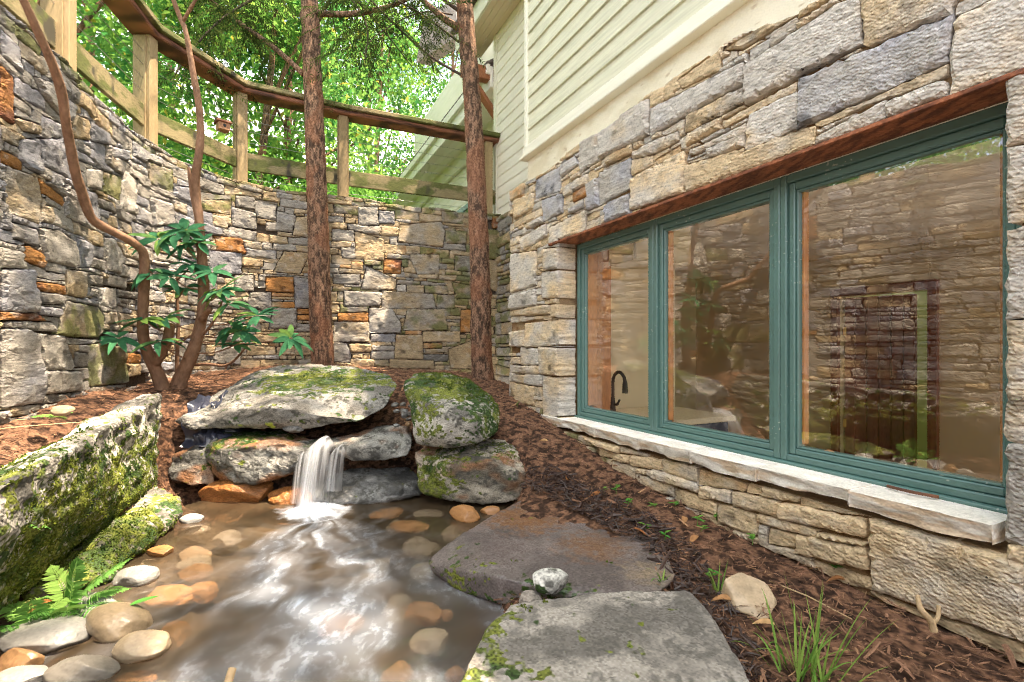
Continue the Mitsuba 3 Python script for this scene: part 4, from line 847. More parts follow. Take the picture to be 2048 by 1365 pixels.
# stucco band, trim, clapboards of the near volume
put('house__stucco_band', cat_meshes([box(HF, -3.5, 4.245, 2.235, 2.30, 2.4, 2.86, .002)]), 'm_stucco', False, 'pale cream stucco band between the stone and the clapboards')
put('house__trim_board', cat_meshes([box(HF, -3.5, 4.29, 2.165, 2.30, 2.845, 2.875, .006), box(HF, -3.5, 4.27, 2.195, 2.30, 2.876, 2.965, .004)]), 'm_trim', 30)
root('house__siding')
for i in range(14):
    z = 2.966 + i * .153
    prof = [(2.214, z), (2.2330, z + .165), (2.25, z + .165), (2.25, z)]
    put('house__siding__clapboard', prism(prof, HF, -3.5, 4.205), 'm_siding_sage', 20)
put('house__corner_board', cat_meshes([box(HF, 4.207, 4.262, 2.205, 2.30, 2.876, 5.14), box(HF, 4.21, 4.26, 2.302, 3.2, 2.0, 5.14, .002)]), 'm_trim', 30)
# near roof and shell
put('house__roof', cat_meshes([box(HF, -14, 4.7, 1.85, 9, 5.15, 5.35, .01), box(HF, 4.75, 7.4, 3.42, 9, 6.5, 6.6, .01)]), 'm_roof', 20)
put('house__outer_shell', cat_meshes([box(HF, -14, -3.52, 2.06, 2.3, -.4, 5.14, .002), box(HF, 1.0, 14, 9.0, 9.2, -.4, 5.1, .002), box(HF, -3.5, 4.2, 2.256, 2.30, 2.966, 5.14, .002)]), 'm_siding_cream', False)
# far volume: stone foundation below, cream clapboards above, soffit over
FD = 3.03
def FWF(v):
    v = np.asarray(v, float); return HF(np.column_stack([v[:, 0], FD - .06 - v[:, 2], v[:, 1]]))
root('house__far_foundation')
fb, fs = fill(sg.box(4.27, .4, 6.9, 2.93), [], .014, (.05, .16), (.10, .42), 77)
r = np.random.default_rng(9)
for q in fs:
    g = stone(q, r.uniform(.01, .04), -.05, r, True, FWF, .012)
    if g is None: continue
    t, b = TONE[r.choice(list('ttmgy'))]
    put('house__far_foundation__stone', g, 'm_wall_stone_algae' if r.random() < .6 else 'm_wall_stone', True, uv=np.tile([t, b * .9], (len(g[0]), 1)))
put('house__far_foundation', box(HF, 4.2, 6.88, FD - .03, FD + .2, -.3, 2.92, .002), 'm_mortar_dark', False)
root('house__far_siding')
for i in range(18):
    z = 2.93 + i * .153
    prof = [(FD - .018, z), (FD - .006, z + .160), (FD + .02, z + .160), (FD + .02, z)]
    put('house__far_siding__clapboard', prism(prof, HF, 4.265, 6.70), 'm_siding_cream', 20)
put('house__far_corner_board', box(HF, 6.702, 6.80, FD - .026, FD + .12, 2.9, 5.66), 'm_trim', 30)
put('house__far_wall', box(HF, 4.265, 6.79, FD + .021, FD + .1, 2.9, 7.1, .002), 'm_siding_cream', False)
put('house__soffit', cat_meshes([box(HF, 4.262, 7.4, 2.655, FD + .02, 5.68, 5.70, .002)] + [box(HF, 4.262, 7.4, 2.66 + k * .09, 2.66 + k * .09 + .086, 5.667, 5.679, .002) for k in range(4)]), 'm_soffit', 20)
put('house__fascia', box(HF, 4.262, 7.4, 2.62, 2.654, 5.64, 5.9, .004), 'm_trim', 20)
put('house__eave_roof', prism([(2.52, 5.905), (2.52, 5.94), (3.4, 6.6), (3.4, 6.5)], HF, 4.262, 7.5), 'm_roof', 20)
# timber bracket under the gable
put('house__timber_bracket', cat_meshes([box(HF, 6.85, 6.99, 2.55, 3.6, 5.05, 5.24), tube(HF([(6.92, 2.7, 5.03), (6.92, 3.35, 4.25)]), [.06, .06], 4)]), 'm_timber', 20, 'red brown timber bracket under the eave')
# wing beyond
WD = 3.6
root('house__wing_siding')
for i in range(20):
    z = 2.0 + i * .153
    put('house__wing_siding__clapboard', prism([(WD - .018, z), (WD - .006, z + .160), (WD + .02, z + .160), (WD + .02, z)], HF, 6.8, 13.62), 'm_siding_cream', 20)
put('house__wing_wall', cat_meshes([box(HF, 6.8, 13.60, WD + .021, WD + .1, 1.5, 7.0, .002), box(HF, 13.5, 13.62, WD + .1, 9, 1.5, 7.0, .002)]), 'm_siding_cream', False)
put('house__wing_trim', cat_meshes([box(HF, 13.63, 13.75, WD - .03, WD + .08, 1.5, 5.0), box(HF, 6.81, 13.62, WD - .10, WD - .03, 4.70, 4.98)]), 'm_trim', 20)
put('house__wing_eave', cat_meshes([box(HF, 6.82, 13.95, 2.97, 3.01, 4.93, 5.24, .004), box(HF, 6.82, 13.95, 2.90, 2.968, 5.12, 5.27, .01), box(HF, 6.82, 13.95, 3.012, WD - .001, 4.985, 5.02, .002)] + [box(HF, 6.82, 13.94, 3.02 + k * .14, 3.02 + k * .14 + .135, 4.97, 4.984, .002) for k in range(4)]), 'm_white_paint', 20)
put('house__wing_roof', prism([(2.9, 5.25), (2.9, 5.29), (6.5, 7.6), (6.5, 7.5)], HF, 6.82, 14.05), 'm_roof', 20)
wf = root('house__wing_window')
put(wf + '__frame', cat_meshes([box(HF, 8.2, 12.3, WD - .05, WD - .02, 2.9, 2.98), box(HF, 8.2, 12.3, WD - .05, WD - .02, 3.82, 3.92)] + [box(HF, s - .05, s + .05, WD - .052, WD - .021, 2.0, 3.82) for s in (8.25, 9.6, 10.95, 12.25)]), 'm_teal', 20)
put(wf + '__pane', (HF([(8.2, WD - .03, 2.0), (12.3, WD - .03, 2.0), (12.3, WD - .03, 3.85), (8.2, WD - .03, 3.85)]), np.array([[0, 1, 2], [0, 2, 3]])), 'm_wing_glass', False)
scene['m_wing_glass'] = dict(type='twosided', bsdf=dict(type='principled', base_color=rgb(.02, .03, .03), roughness=.03, specular=.9))
# broken roof edge seen between the trees
A = [(-1.69, 8.8, 6.07), (-.97, 8.9, 6.60), (-.98, 8.7, 7.1), (-1.50, 8.6, 6.80)]
A = np.array(A); Bk = A + [.15, .55, .25]
put('house__gable_roof_edge', (np.array(trimesh.convex.convex_hull(np.vstack([A, Bk])).vertices), np.array(trimesh.convex.convex_hull(np.vstack([A, Bk])).faces)), 'm_roof_edge', False)

# --- the room behind the windows
FL = -.40
struct = dict(kind='structure')
put('room_floor', cat_meshes([box(HF, -4, 4.19, 2.31, 6.3, FL - .1, FL, .002), box(HF, 4.2, 6.0, 3.3, 6.3, FL - .1, FL, .002)]), 'm_room_floor', False, 'dark wood floor of the room behind the windows', 'floor', **struct)
put('room_ceiling', cat_meshes([box(HF, -4, 4.19, 2.31, 6.3, 2.15, 2.25, .002), box(HF, 4.2, 6.0, 3.3, 6.3, 2.15, 2.25, .002)]), 'm_room_ceiling', False, 'ceiling of the room behind the windows', 'ceiling', **struct)
dr0, dr1 = 2.76, 3.66
put('room_wall', cat_meshes([box(HF, .2, dr0, 6.15, 6.3, FL, 2.15, .002), box(HF, dr1, 6.0, 6.15, 6.3, FL, 2.15, .002), box(HF, dr0, dr1, 6.15, 6.3, 1.66, 2.15, .002), box(HF, 3.36, 3.48, 2.31, 3.25, FL, 2.15, .002), box(HF, 5.9, 6.0, 3.41, 6.15, FL, 2.15, .002),
    box(HF, 3.36, 4.19, 2.27, 2.33, FL, 2.15, .002), box(HF, 4.1, 4.19, 2.34, 3.4, FL, 2.15, .002), box(HF, 4.2, 6.0, 3.3, 3.4, FL, 2.15, .002)]), 'm_room_wall', False, 'tan painted wall of the room behind the windows', 'wall', **struct)
root('doorway', 'dark wood door standing ajar in its brown casing behind the largest window', 'door')
put('doorway__casing', cat_meshes([box(HF, dr0 - .085, dr0, 6.10, 6.16, FL, 1.66), box(HF, dr1, dr1 + .085, 6.10, 6.16, FL, 1.66), box(HF, dr0 - .085, dr1 + .085, 6.098, 6.16, 1.661, 1.75)]), 'm_door', 20)
def DF(v):   # the leaf, hinged at dr1, opened a little away
    v = np.asarray(v, float); a = math.radians(24)
    return HF(np.column_stack([dr1 - .02 - v[:, 0] * math.cos(a), 6.2 + v[:, 0] * math.sin(a) + v[:, 1], v[:, 2]]))
put('doorway__leaf', cat_meshes([box(DF, 0, .10, 0, .045, FL + .01, 1.65), box(DF, .56, .66, 0, .045, FL + .01, 1.65)] + [box(DF, .10 + k * .115, .10 + (k + 1) * .115 - .010, .008, .04, FL + .01, 1.65) for k in range(4)]), 'm_door', 20)
put('doorway__hinge', cat_meshes([box(DF, -.012, .02, -.008, .004, z, z + .1, .002) for z in (1.2, .1)]), 'm_brass', 20)
put('hall_wall', cat_meshes([box(HF, 1.6, 5.2, 7.6, 7.7, FL, 2.3, .002), box(HF, 1.6, 5.2, 6.31, 7.6, FL - .1, FL, .002), box(HF, 1.6, 1.7, 6.31, 7.6, FL, 2.3, .002)]), 'm_room_green', False, 'green wall of the hall beyond the door', 'wall', **struct)
root('kitchen_counter', 'dark blue cabinet with a pale stone countertop inside the middle window', 'counter')
put('kitchen_counter__cabinet', box(HF, 2.66, 3.35, 2.36, 3.10, FL, .50), 'm_cabinet', 20)
put('kitchen_counter__countertop', box(HF, 2.625, 3.355, 2.35, 3.14, .503, .545), 'm_counter', 20)
put('wall_cabinet', cat_meshes([box(HF, 3.02, 3.355, 2.50, 3.08, 1.72, 2.145), box(HF, 3.0, 3.018, 2.51, 3.07, 1.73, 2.14)]), 'm_cabinet_cream', 20, 'cream wall cabinet hanging above the counter', 'cabinet')
root('faucet', 'dark bronze gooseneck faucet on the counter behind the left window', 'faucet')
fx = (3.22, 2.46)
arc = [(fx[0], fx[1], .545), (fx[0], fx[1], .775)] + [(fx[0] - .075 + .075 * math.cos(a), fx[1], .775 + .085 * math.sin(a)) for a in np.linspace(.15, math.pi, 12)] + [(fx[0] - .15, fx[1], .75)]
put('faucet__spout', tube(HF(arc), [.013] * len(arc), 10), 'm_bronze', True)
put('faucet__base', cat_meshes([tube(HF([(fx[0], fx[1], .546), (fx[0], fx[1], .60), (fx[0], fx[1], .66)]), [.024, .02, .014], 12), tube(HF([(fx[0] - .15, fx[1], .80), (fx[0] - .15, fx[1], .765), (fx[0] - .15, fx[1], .715), (fx[0] - .15, fx[1], .70)]), [.013, .02, .023, .021], 12)]), 'm_bronze', 40)
put('faucet__handle', tube(HF([(fx[0] - .02, fx[1], .60), (fx[0] - .055, fx[1], .605), (fx[0] - .085, fx[1], .645)]), [.012, .010, .008], 8), 'm_bronze', True)

# --- railing on the retaining wall
root('deck_railing', 'weathered wooden railing with steel cables along the top of the curved wall', 'railing')
POST_S = [1.6, 3.0, 4.35, 5.73, 6.93, 7.97, 9.09, 11.11]
OFFS = -.17
def post_frame(s):
    c = RF([(s, 0, OFFS)])[0]; e = .01
    t = RF([(s + e, 0, OFFS)])[0] - RF([(s - e, 0, OFFS)])[0]; t = unit(t); nn = np.array([t[1], -t[0], 0])
    return (lambda v: c + np.asarray(v)[:, :1] * t + np.asarray(v)[:, 1:2] * nn + np.asarray(v)[:, 2:3] * np.array([0, 0, 1.])), c, t
pcs = []
for s in POST_S:
    f, c, t = post_frame(s); pcs.append((c, t))
    k = root('deck_railing__post')
    put(k, cat_meshes([box(f, -.055, .055, -.085, .085, 2.90, 4.045, .006), box(f, -.069, -.056, -.05, .05, 2.9, 4.03, .003), box(f, .056, .069, -.05, .05, 2.9, 4.03, .003)]), 'm_post', 25)
def seg_frame(c0, c1):
    a = unit(c1 - c0); nn = np.array([a[1], -a[0], 0])
    return (lambda v: c0 + np.asarray(v)[:, :1] * a + np.asarray(v)[:, 1:2] * nn + np.asarray(v)[:, 2:3] * np.array([0, 0, 1.])), np.linalg.norm(c1 - c0)
for i, ((c0, t0), (c1, t1)) in enumerate(zip(pcs[:-1], pcs[1:])):
    f, L = seg_frame(c0, c1)
    ext = .35 if i == len(pcs) - 2 else 0
    put('deck_railing__cap_board', box(f, -.02, L + .02 + ext, -.155, .165, 4.105, 4.162 + .001 * (i % 2), .008), 'm_rail_weathered', 25)
    put('deck_railing__under_board', box(f, -.015, L + .015 + ext, -.12, .125, 4.048, 4.104, .012), 'm_rail_red', 25)
    put('deck_railing__lower_board', box(f, .07, L - .07 + ext * .8, -.02, .022, 3.165, 3.365, .005), 'm_rail_weathered', 25)
    for h in (3.06, 3.49, 3.62, 3.75, 3.88):
        put('deck_railing__cable', tube([f([(0.03, .01, h)])[0], f([(L - .03, .01, h)])[0]], [.003, .003], 5), 'm_cable', True)
root('birdhouse', 'small weathered wooden birdhouse hung on the railing post', 'birdhouse')
f, c, t = post_frame(POST_S[5])
bf = lambda v: f(np.asarray(v) + [-.21, .11, 0])
put('birdhouse__box', box(bf, -.06, .06, -.06, .06, 3.52, 3.60, .004), 'm_birdhouse', 25)
put('birdhouse__roof', prism([(-.08, 3.602), (-.08, 3.612), (0, 3.655), (.08, 3.612), (.08, 3.602)], bf, -.08, .075), 'm_rail_red', 20)
put('birdhouse__hole', tube(bf([(0, .059, 3.565), (0, .063, 3.565)]), [.017, .017], 12), 'm_black', False)
put('birdhouse__bracket', tube(np.vstack([bf([(.06, 0, 3.56)]), f([(-.05, .0, 3.56)])]), [.008, .008], 6), 'm_cable', False)

# ------------------------------------------------------------------ rocks
def rock(hulls, step=.024, iters=5, amp=.03, freq=5, seed=0, fine=.006, strata=0.0, axis=(0, 0, 1)):
    M = None
    for h in hulls:
        m = manifold3d.Manifold.hull_points(np.array(h, float))
        M = m if M is None else M + m
    M = M.refine_to_length(step)
    mm = M.to_mesh(); tm = trimesh.Trimesh(mm.vert_properties[:, :3], mm.tri_verts, process=True)
    trimesh.smoothing.filter_taubin(tm, lamb=.55, nu=.52, iterations=iters)
    v, f, n = meshkit.arrays(tm, True)
    d = amp * 2 * (meshkit.fbm(v * freq, 4, seed) - .5)
    rid = 1 - np.abs(2 * meshkit.noise(v * freq * 2.3, seed + 7) - 1)
    d = d - amp * .6 * np.clip(rid - .75, 0, 1) * 2
    d = d + fine * 2 * (meshkit.fbm(v * 34, 3, seed + 3) - .5)
    if strata: d = d + strata * (meshkit.noise(np.column_stack([v @ np.array([3., 3, 0]), v @ np.array([2., -2, 0]), v @ np.asarray(axis) * 26]), seed + 9) - .5)
    return v + n * d[:, None], f
BL = lambda *a: list(a)
rock_mat('m_rock_cap', b=(.27, .265, .25), blobs=[((-1.55, 4.3, .80), .45, .62), ((-1.95, 4.2, .75), .35, .42), ((-1.1, 4.2, .8), .35, .35), ((-1.7, 3.9, .7), .4, .22), ((-1.0, 3.9, .7), .4, .20)],
         spots=[((-1.80, 3.85, .66), .075, (.40, .48, .38)), ((-1.95, 3.55, .475), .035, (.30, .42, .05)), ((-1.72, 3.54, .47), .05, (.32, .42, .06)), ((-1.1, 3.6, .53), .05, (.36, .44, .30)), ((-1.35, 3.95, .75), .05, (.55, .55, .5))])
rock_mat('m_rock_round', [((-.55, 3.85, .85), .38, .78), ((-.2, 3.75, .65), .30, .66), ((-.75, 3.7, .6), .25, .55), ((-.6, 3.35, .5), .3, .25), ((-.15, 3.45, .45), .22, .5)], b=(.40, .385, .345))
rock_mat('m_rock_ledge', [((-2.05, 3.6, .35), .25, .5), ((-1.85, 3.75, .4), .25, .5), ((-1.55, 3.75, .45), .25, .35)], rough=.36, a=(.07, .07, .068), b=(.26, .26, .245), orange=.05, scale=.022)
rock_mat('m_rock_wet', [((-.8, 3.6, .2), .2, .15)], rough=.22, a=(.045, .047, .048), b=(.19, .195, .195), orange=0, scale=.02)
rock_mat('m_rock_lowright', [((-.5, 3.4, .2), .25, .45), ((-.05, 3.55, .45), .25, .45), ((-.6, 3.35, .1), .25, .38)], a=(.10, .092, .075), b=(.36, .335, .28), orange=.10)
rock_mat('m_rock_mossy', [((-2.0, 2.3, .10), .50, .80), ((-2.12, 2.9, .10), .46, .74), ((-1.85, 1.8, .2), .42, .72), ((-2.3, 3.4, .4), .3, .45), ((-2.0, 1.4, .3), .5, .6)], b=(.48, .47, .44))
rock_mat('m_rock_mossy_small', [((-2.0, 2.6, .15), .4, .68), ((-2.0, 2.2, .05), .4, .7), ((-2.1, 3.1, .25), .3, .5)], a=(.10, .095, .085), b=(.30, .27, .24))
rock_mat('m_slab_wet', [((-.25, 2.2, .05), .16, .55), ((.0, 2.0, 0), .14, .5), ((.2, 1.95, .05), .12, .5)], rough=.22, a=(.055, .049, .053), b=(.20, .172, .168), orange=0, lichen=.35, plain=.6, scale=.007, spots=[((.08, 2.74, .1), .30, (.19, .098, .05)), ((.38, 2.35, .1), .22, (.17, .10, .065)), ((-.1, 2.3, .1), .2, (.14, .115, .115)), ((.58, 2.06, .1), .14, (.24, .19, .14))])
rock_mat('m_slab_grey', [((-.12, 1.5, .02), .17, .8), ((-.05, 1.68, .04), .11, .7), ((-.15, 1.3, .02), .16, .75), ((.35, 1.5, .15), .25, .16)], rough=.7, a=(.10, .094, .088), b=(.36, .335, .305), orange=0, lichen=.75, plain=.30, scale=.012)
RK = [('cap', 'flat_boulder', 'm_rock_cap', 'long flat capstone boulder with lichen lying above the waterfall', dict(amp=.03, seed=1, strata=.012)),
      ('round', 'boulder', 'm_rock_round', 'rounded boulder with green moss on top, right of the capstone', dict(amp=.02, seed=2, iters=70)),
      ('ledgeA', 'ledge_rock', 'm_rock_ledge', 'grey ledge rock that the waterfall spills over, left part', dict(amp=.04, seed=3, strata=.02, fine=.009)),
      ('ledgeB', 'ledge_rock', 'm_rock_ledge', 'wet grey ledge rock right of the waterfall', dict(amp=.03, seed=4, strata=.02, fine=.009)),
      ('wet', 'wet_rock', 'm_rock_wet', 'dark wet rock at the waterline behind the falling water', dict(amp=.035, seed=5, iters=10, fine=.009)),
      ('lowright', 'boulder', 'm_rock_lowright', 'angular boulder with lichen under the rounded mossy boulder', dict(amp=.035, seed=6, fine=.009)),
      ('mossbig', 'mossy_boulder', 'm_rock_mossy', 'long mossy boulder that edges the pond on the left', dict(amp=.045, seed=7, freq=2.6, fine=.012, strata=.02, iters=40)),
      ('mosssmall', 'mossy_boulder', 'm_rock_mossy_small', 'low mossy rock at the left waterline below the long boulder', dict(amp=.04, seed=8, freq=5, fine=.010)),
      ('slabA', 'flat_slab', 'm_slab_wet', 'damp brown flat slab on the right edge of the pond', dict(amp=.014, seed=9, freq=4, fine=.004, iters=4)),
      ('slabB', 'flat_slab', 'm_slab_grey', 'grey mottled flat slab in the foreground', dict(amp=.014, seed=10, freq=4, fine=.005, iters=4))]
leafmat('m_moss_tuft', lambda p, n, uv: mix((.034, .072, .014), (.14, .165, .026), uv.x), .5, .8)
TUFTS = dict(mossbig=(11000, [((-2.1, 2.3, .22), .5), ((-2.3, 3.0, .3), .4), ((-1.95, 1.8, .35), .45)]), mosssmall=(5500, [((-2.0, 2.6, .2), .4), ((-2.0, 2.2, .1), .4)]), round=(4000, [((-.55, 3.85, .9), .3), ((-.2, 3.75, .7), .25)]), cap=(4000, [((-1.75, 4.3, .82), .28), ((-1.3, 4.2, .8), .2)]), lowright=(3000, [((-.05, 3.55, .45), .2), ((-.5, 3.4, .2), .2)]), slabB=(2600, [((-.10, 1.5, .02), .16), ((.0, 1.74, .10), .08)]), slabA=(1200, [((-.2, 2.12, .03), .12), ((.1, 1.98, .03), .1)]))
def tufts(g, n, blobs, seed):
    r = np.random.default_rng(seed); tm = trimesh.Trimesh(g[0], g[1], process=False)
    p, fi = trimesh.sample.sample_surface(tm, n * 6, seed=seed); nn = tm.face_normals[fi]
    fld = sum(np.exp(-((p - c) ** 2).sum(1) / (R_ * R_)) for c, R_ in blobs)
    k = fld + (meshkit.fbm(p * 17, 3, seed) - .5) * 2.2 > .72
    p, nn = p[k][:n], nn[k][:n]; n = len(p)
    if n == 0: return None
    d = nn + r.normal(0, .55, (n, 3)); d /= np.linalg.norm(d, axis=1, keepdims=True)
    s_ = np.cross(d, r.normal(size=(n, 3))); s_ /= np.linalg.norm(s_, axis=1, keepdims=True)
    L = r.uniform(.006, .016, (n, 1)); w = r.uniform(.004, .009, (n, 1))
    b = p - nn * .003
    v = np.stack([b - s_ * w, b + s_ * w, b + d * L], 1).reshape(-1, 3)
    tone = np.clip(meshkit.fbm(p * 9, 3, seed + 5) * 1.8 - .4 + r.normal(0, .12, n), 0, 1)
    return (v, np.arange(3 * n).reshape(-1, 3)), np.repeat(np.column_stack([tone, r.random(n)]), 3, 0)
for nm, kname, m, lab, kw in RK:
    g = rock(ROCKS[nm], **kw)
    k = put(kname, g, m, True, lab, 'rock')
    if nm in TUFTS:
        t = tufts(g, TUFTS[nm][0], TUFTS[nm][1], 60 + kw['seed'])
        if t: put(k + '__moss', t[0], 'm_moss_tuft', False, uv=t[1], kind='stuff')
# loose stones
def ellips(c, rx, ry, rz, seed, rot=0., tilt=0., amp=.12):
    m = trimesh.creation.icosphere(4); v = np.array(m.vertices)
    rr_ = np.random.default_rng(seed)
    for _ in range(5):
        dn = unit(rr_.normal(size=3) * [1, 1, .7]); h_ = rr_.uniform(.62, .86); ex = np.clip(v @ dn - h_, 0, None); v = v - .8 * ex[:, None] * dn
    v = v * (1 + amp * 2 * (meshkit.fbm(v * 1.3 + seed * 3.7, 3, seed) - .5))[:, None] * [rx, ry, rz]
    ca, sa = math.cos(rot), math.sin(rot)
    ct, st = math.cos(tilt), math.sin(tilt)
    v = np.column_stack([v[:, 0] * ct - v[:, 2] * st, v[:, 1], v[:, 0] * st + v[:, 2] * ct])
    v = np.column_stack([v[:, 0] * ca - v[:, 1] * sa, v[:, 0] * sa + v[:, 1] * ca, v[:, 2]])
    return v + np.asarray(c), np.array(m.faces)
def pebble_col(p, n, uv):
    c = mix((.36, .36, .35), (.42, .33, .22), smoothstep(.1, .4, uv.x))
    c = mix(c, (.50, .24, .085), smoothstep(.55, .85, uv.x))
    g = noise(p.x * 150, p.y * 150, p.z * 150)
    st = fbm(p.x * 14 + p.z * 30, p.y * 14, p.z * 44 + uv.x * 9, 3)
    return c * uv.y * (.62 + .5 * st + .25 * g)
mat('m_pebble', proc(pebble_col), .38, lambda p, n, uv: fbm(p.x * 40, p.y * 40, p.z * 40, 3), .004, spec=.5)
PT = dict(w=(.05, 1.5), t=(.35, 1.0), o=(.8, 1.15), g=(.1, 1.0), b=(.5, .62), r=(.72, .72), d=(.2, .5), y=(.55, 1.5))
PLAB = ['small pale stone at the waterline below the mossy rock', 'tan stone just under water near the left bank', 'orange pink stone at the left waterline', 'tan stone under shallow water beside the left bank', 'grey speckled flat stone by the left waterline', 'big grey and tan oval stone beside the fern', 'brown flat tilted stone carrying a green leaf', 'large smooth grey stone at the left edge', 'blocky reddish stone in the left corner', 'grey blue stone in the bottom left corner', 'dark grey round stone at the bottom left', 'tan stone half out of the water', 'dark drowned stone beside the tan one', 'large orange stone under water', 'pale drowned stone near the left bank', 'orange drowned stone between two grey stones', 'orange drowned stone at the bottom edge',
        'orange drowned stone in front of the wet rock', 'tan drowned stone near the angular boulder', 'orange stone standing out of the water beside the brown slab', 'small orange brown stone touching the brown slab', 'drowned orange stone nearest the waterfall pool edge', 'broad tan drowned stone left of the brown slab', 'yellow drowned stone off the grey slab', 'orange drowned stone in the middle of the pond', 'rust orange drowned stone under the foam', 'tiny orange drowned stone by the slabs', 'orange drowned stone at the bottom beside the grey slab']
rp = np.random.default_rng(21)
DROWNED = [(-1.75, 2.75), (-1.62, 2.55), (-1.8, 2.45), (-1.45, 2.35), (-1.7, 3.0), (-1.35, 2.0), (-1.5, 1.85), (-.55, 2.9), (-.75, 3.2), (-.35, 3.1), (-.45, 2.55), (-.5, 2.2), (-.9, 1.5), (-.4, 1.75), (-1.15, 1.6), (-.7, 2.6)]
for i, (c, rx, hh, em, t) in enumerate(PEB):
    tn, br = PT[t]
    rz = max(hh * (.95 if em else .8), .025)
    cz = c[2] if em else -.045 - rz
    if em: cz = max(cz, -.03)
    g = ellips((c[0], c[1] + (.0 if em else .02), cz), rx, rx * rp.uniform(.62, .8), rz, i + 3, rp.uniform(-.3, .3), (-.25 if i == 6 else rp.uniform(-.08, .08)))
    put('pond_stone', g, 'm_pebble', True, PLAB[i], 'stone', uv=np.tile([tn, br * (.60 if em else 1.4)], (len(g[0]), 1)))
for j, (x, y) in enumerate(DROWNED):
    a_ = rp.uniform(.06, .12); g = ellips((x, y, -.10), a_, a_ * .75, .045, 80 + j, rp.uniform(0, 3), 0, .15)
    put('drowned_stone', g, 'm_pebble', True, 'amber stone lying drowned on the pond bed', 'stone', 'drowned stones on the pond bed', uv=np.tile([rp.uniform(.3, .85), 1.3], (len(g[0]), 1)))
rock_mat('m_rock_orange', [], rough=.35, a=(.20, .085, .03), b=(.46, .22, .08), orange=.9, scale=.02)
put('rust_rock', ellips((-1.90, 3.5, .03), .26, .16, .115, 5, .05, 0, .2), 'm_rock_orange', True, 'rust orange wet rock under the ledge left of the waterfall', 'rock')
put('rust_rock', ellips((-1.52, 3.46, .0), .18, .12, .08, 8, .05, 0, .2), 'm_rock_orange', True, 'small rust orange rock at the foot of the waterfall', 'rock')
rock_mat('m_rock_pale', [((.12, 1.86, .13), .07, .45)], a=(.2, .2, .19), b=(.58, .58, .55))
put('small_stone', ellips((.145, 1.90, .165), .074, .06, .045, 12, 0, 0, .1), 'm_rock_pale', True, 'small pale rounded stone between the two flat slabs', 'stone')
put('small_stone', ellips((.07, 1.86, .11), .045, .04, .035, 14, 0, 0, .15), 'm_rock_mossy_small', True, 'small dark mossy stone left of the pale one between the slabs', 'stone')
g = rock([[(.79, 1.86, .19), (.87, 1.9, .205), (.96, 1.88, .17), (.975, 1.83, .12), (.90, 1.77, .08), (.81, 1.80, .10), (.78, 1.9, .08), (.95, 1.95, .08)]], .014, 6, .01, 9, 16, .003)
put('small_stone', g, 'm_pebble', True, 'tan stone lying on the mulch beside the grey slab', 'stone', uv=np.tile([.45, 1.15], (len(g[0]), 1)))
put('small_stone', ellips((-1.565, 3.60, .475), .085, .06, .036, 18, 0, 0, .1), 'm_rock_wet', True, 'small dark stone resting on the ledge under the capstone', 'stone')
g = ellips((-2.5, 2.78, .70), .06, .05, .03, 19, 0, 0, .1)
put('small_stone', g, 'm_pebble', True, 'flat pinkish stone on the mulch behind the long boulder', 'stone', uv=np.tile([.4, .6], (len(g[0]), 1)))
for j in range(16):
    x, y, z = rp.uniform(-.92, -.72), rp.uniform(3.66, 3.95), 0
    z = .47 + (y - 3.66) * .45 + rp.uniform(0, .05)
    g = ellips((x, y, z), rp.uniform(.02, .04), rp.uniform(.015, .03), rp.uniform(.012, .022), 40 + j, rp.uniform(0, 3), 0, .12)
    put('gravel_stone', g, 'm_pebble', True, 'small dark wet stone wedged between the capstone and the rounded boulder', 'stone', 'wet stones between the boulders', uv=np.tile([rp.choice([.1, .2, .7]), .42], (len(g[0]), 1)))
# fill behind and under the falls: earth in the dark gaps
put('earth_fill', rock([[(-2.5, 4.2, .1), (-.5, 4.2, .1), (-2.5, 5.0, .1), (-.4, 5.0, .1), (-2.35, 4.25, .5), (-.6, 4.2, .5), (-2.3, 4.9, .62), (-.5, 4.9, .62)], [(-2.0, 3.75, -.3), (-.2, 3.75, -.3), (-2.1, 4.4, -.3), (-.2, 4.4, -.3), (-1.9, 3.85, .3), (-.3, 3.85, .3), (-2, 4.4, .35), (-.3, 4.4, .35)]], .06, 6, .03, 5, 33), 'm_mulch', True, 'dark earth in the gaps behind the ledge rocks', 'earth', kind='structure')
# pond liner showing between the boulders
def liner():
    u, v = np.meshgrid(np.linspace(0, 1, 26), np.linspace(0, 1, 44), indexing='ij')
    a = np.array([(-2.42, 3.62, .34), (-2.44, 3.95, .66)]); b = np.array([(-2.02, 3.66, .30), (-2.16, 4.05, .70)])
    P = (a[0] * (1 - v[..., None]) + a[1] * v[..., None]) * (1 - u[..., None]) + (b[0] * (1 - v[..., None]) + b[1] * v[..., None]) * u[..., None]
    q = np.stack([u * 3, v * 2.2, 0 * u], -1)
    fold = meshkit.fbm(q * 1.2, 2, 4) - .5 + .35 * np.abs(meshkit.noise(q * 2.6, 9) * 2 - 1)
    P = P + np.array([-.05, -.35, .22]) * fold[..., None] * .55
    m = 44; i, j = np.meshgrid(np.arange(25), np.arange(43), indexing='ij')
    f = np.stack([i * m + j, i * m + j + 1, (i + 1) * m + j + 1, (i + 1) * m + j], -1).reshape(-1, 4)
    return P.reshape(-1, 3), f
put('pond_liner', liner(), 'm_liner', True, 'crumpled dark blue pond liner showing between the mossy boulder and the capstone', 'liner')

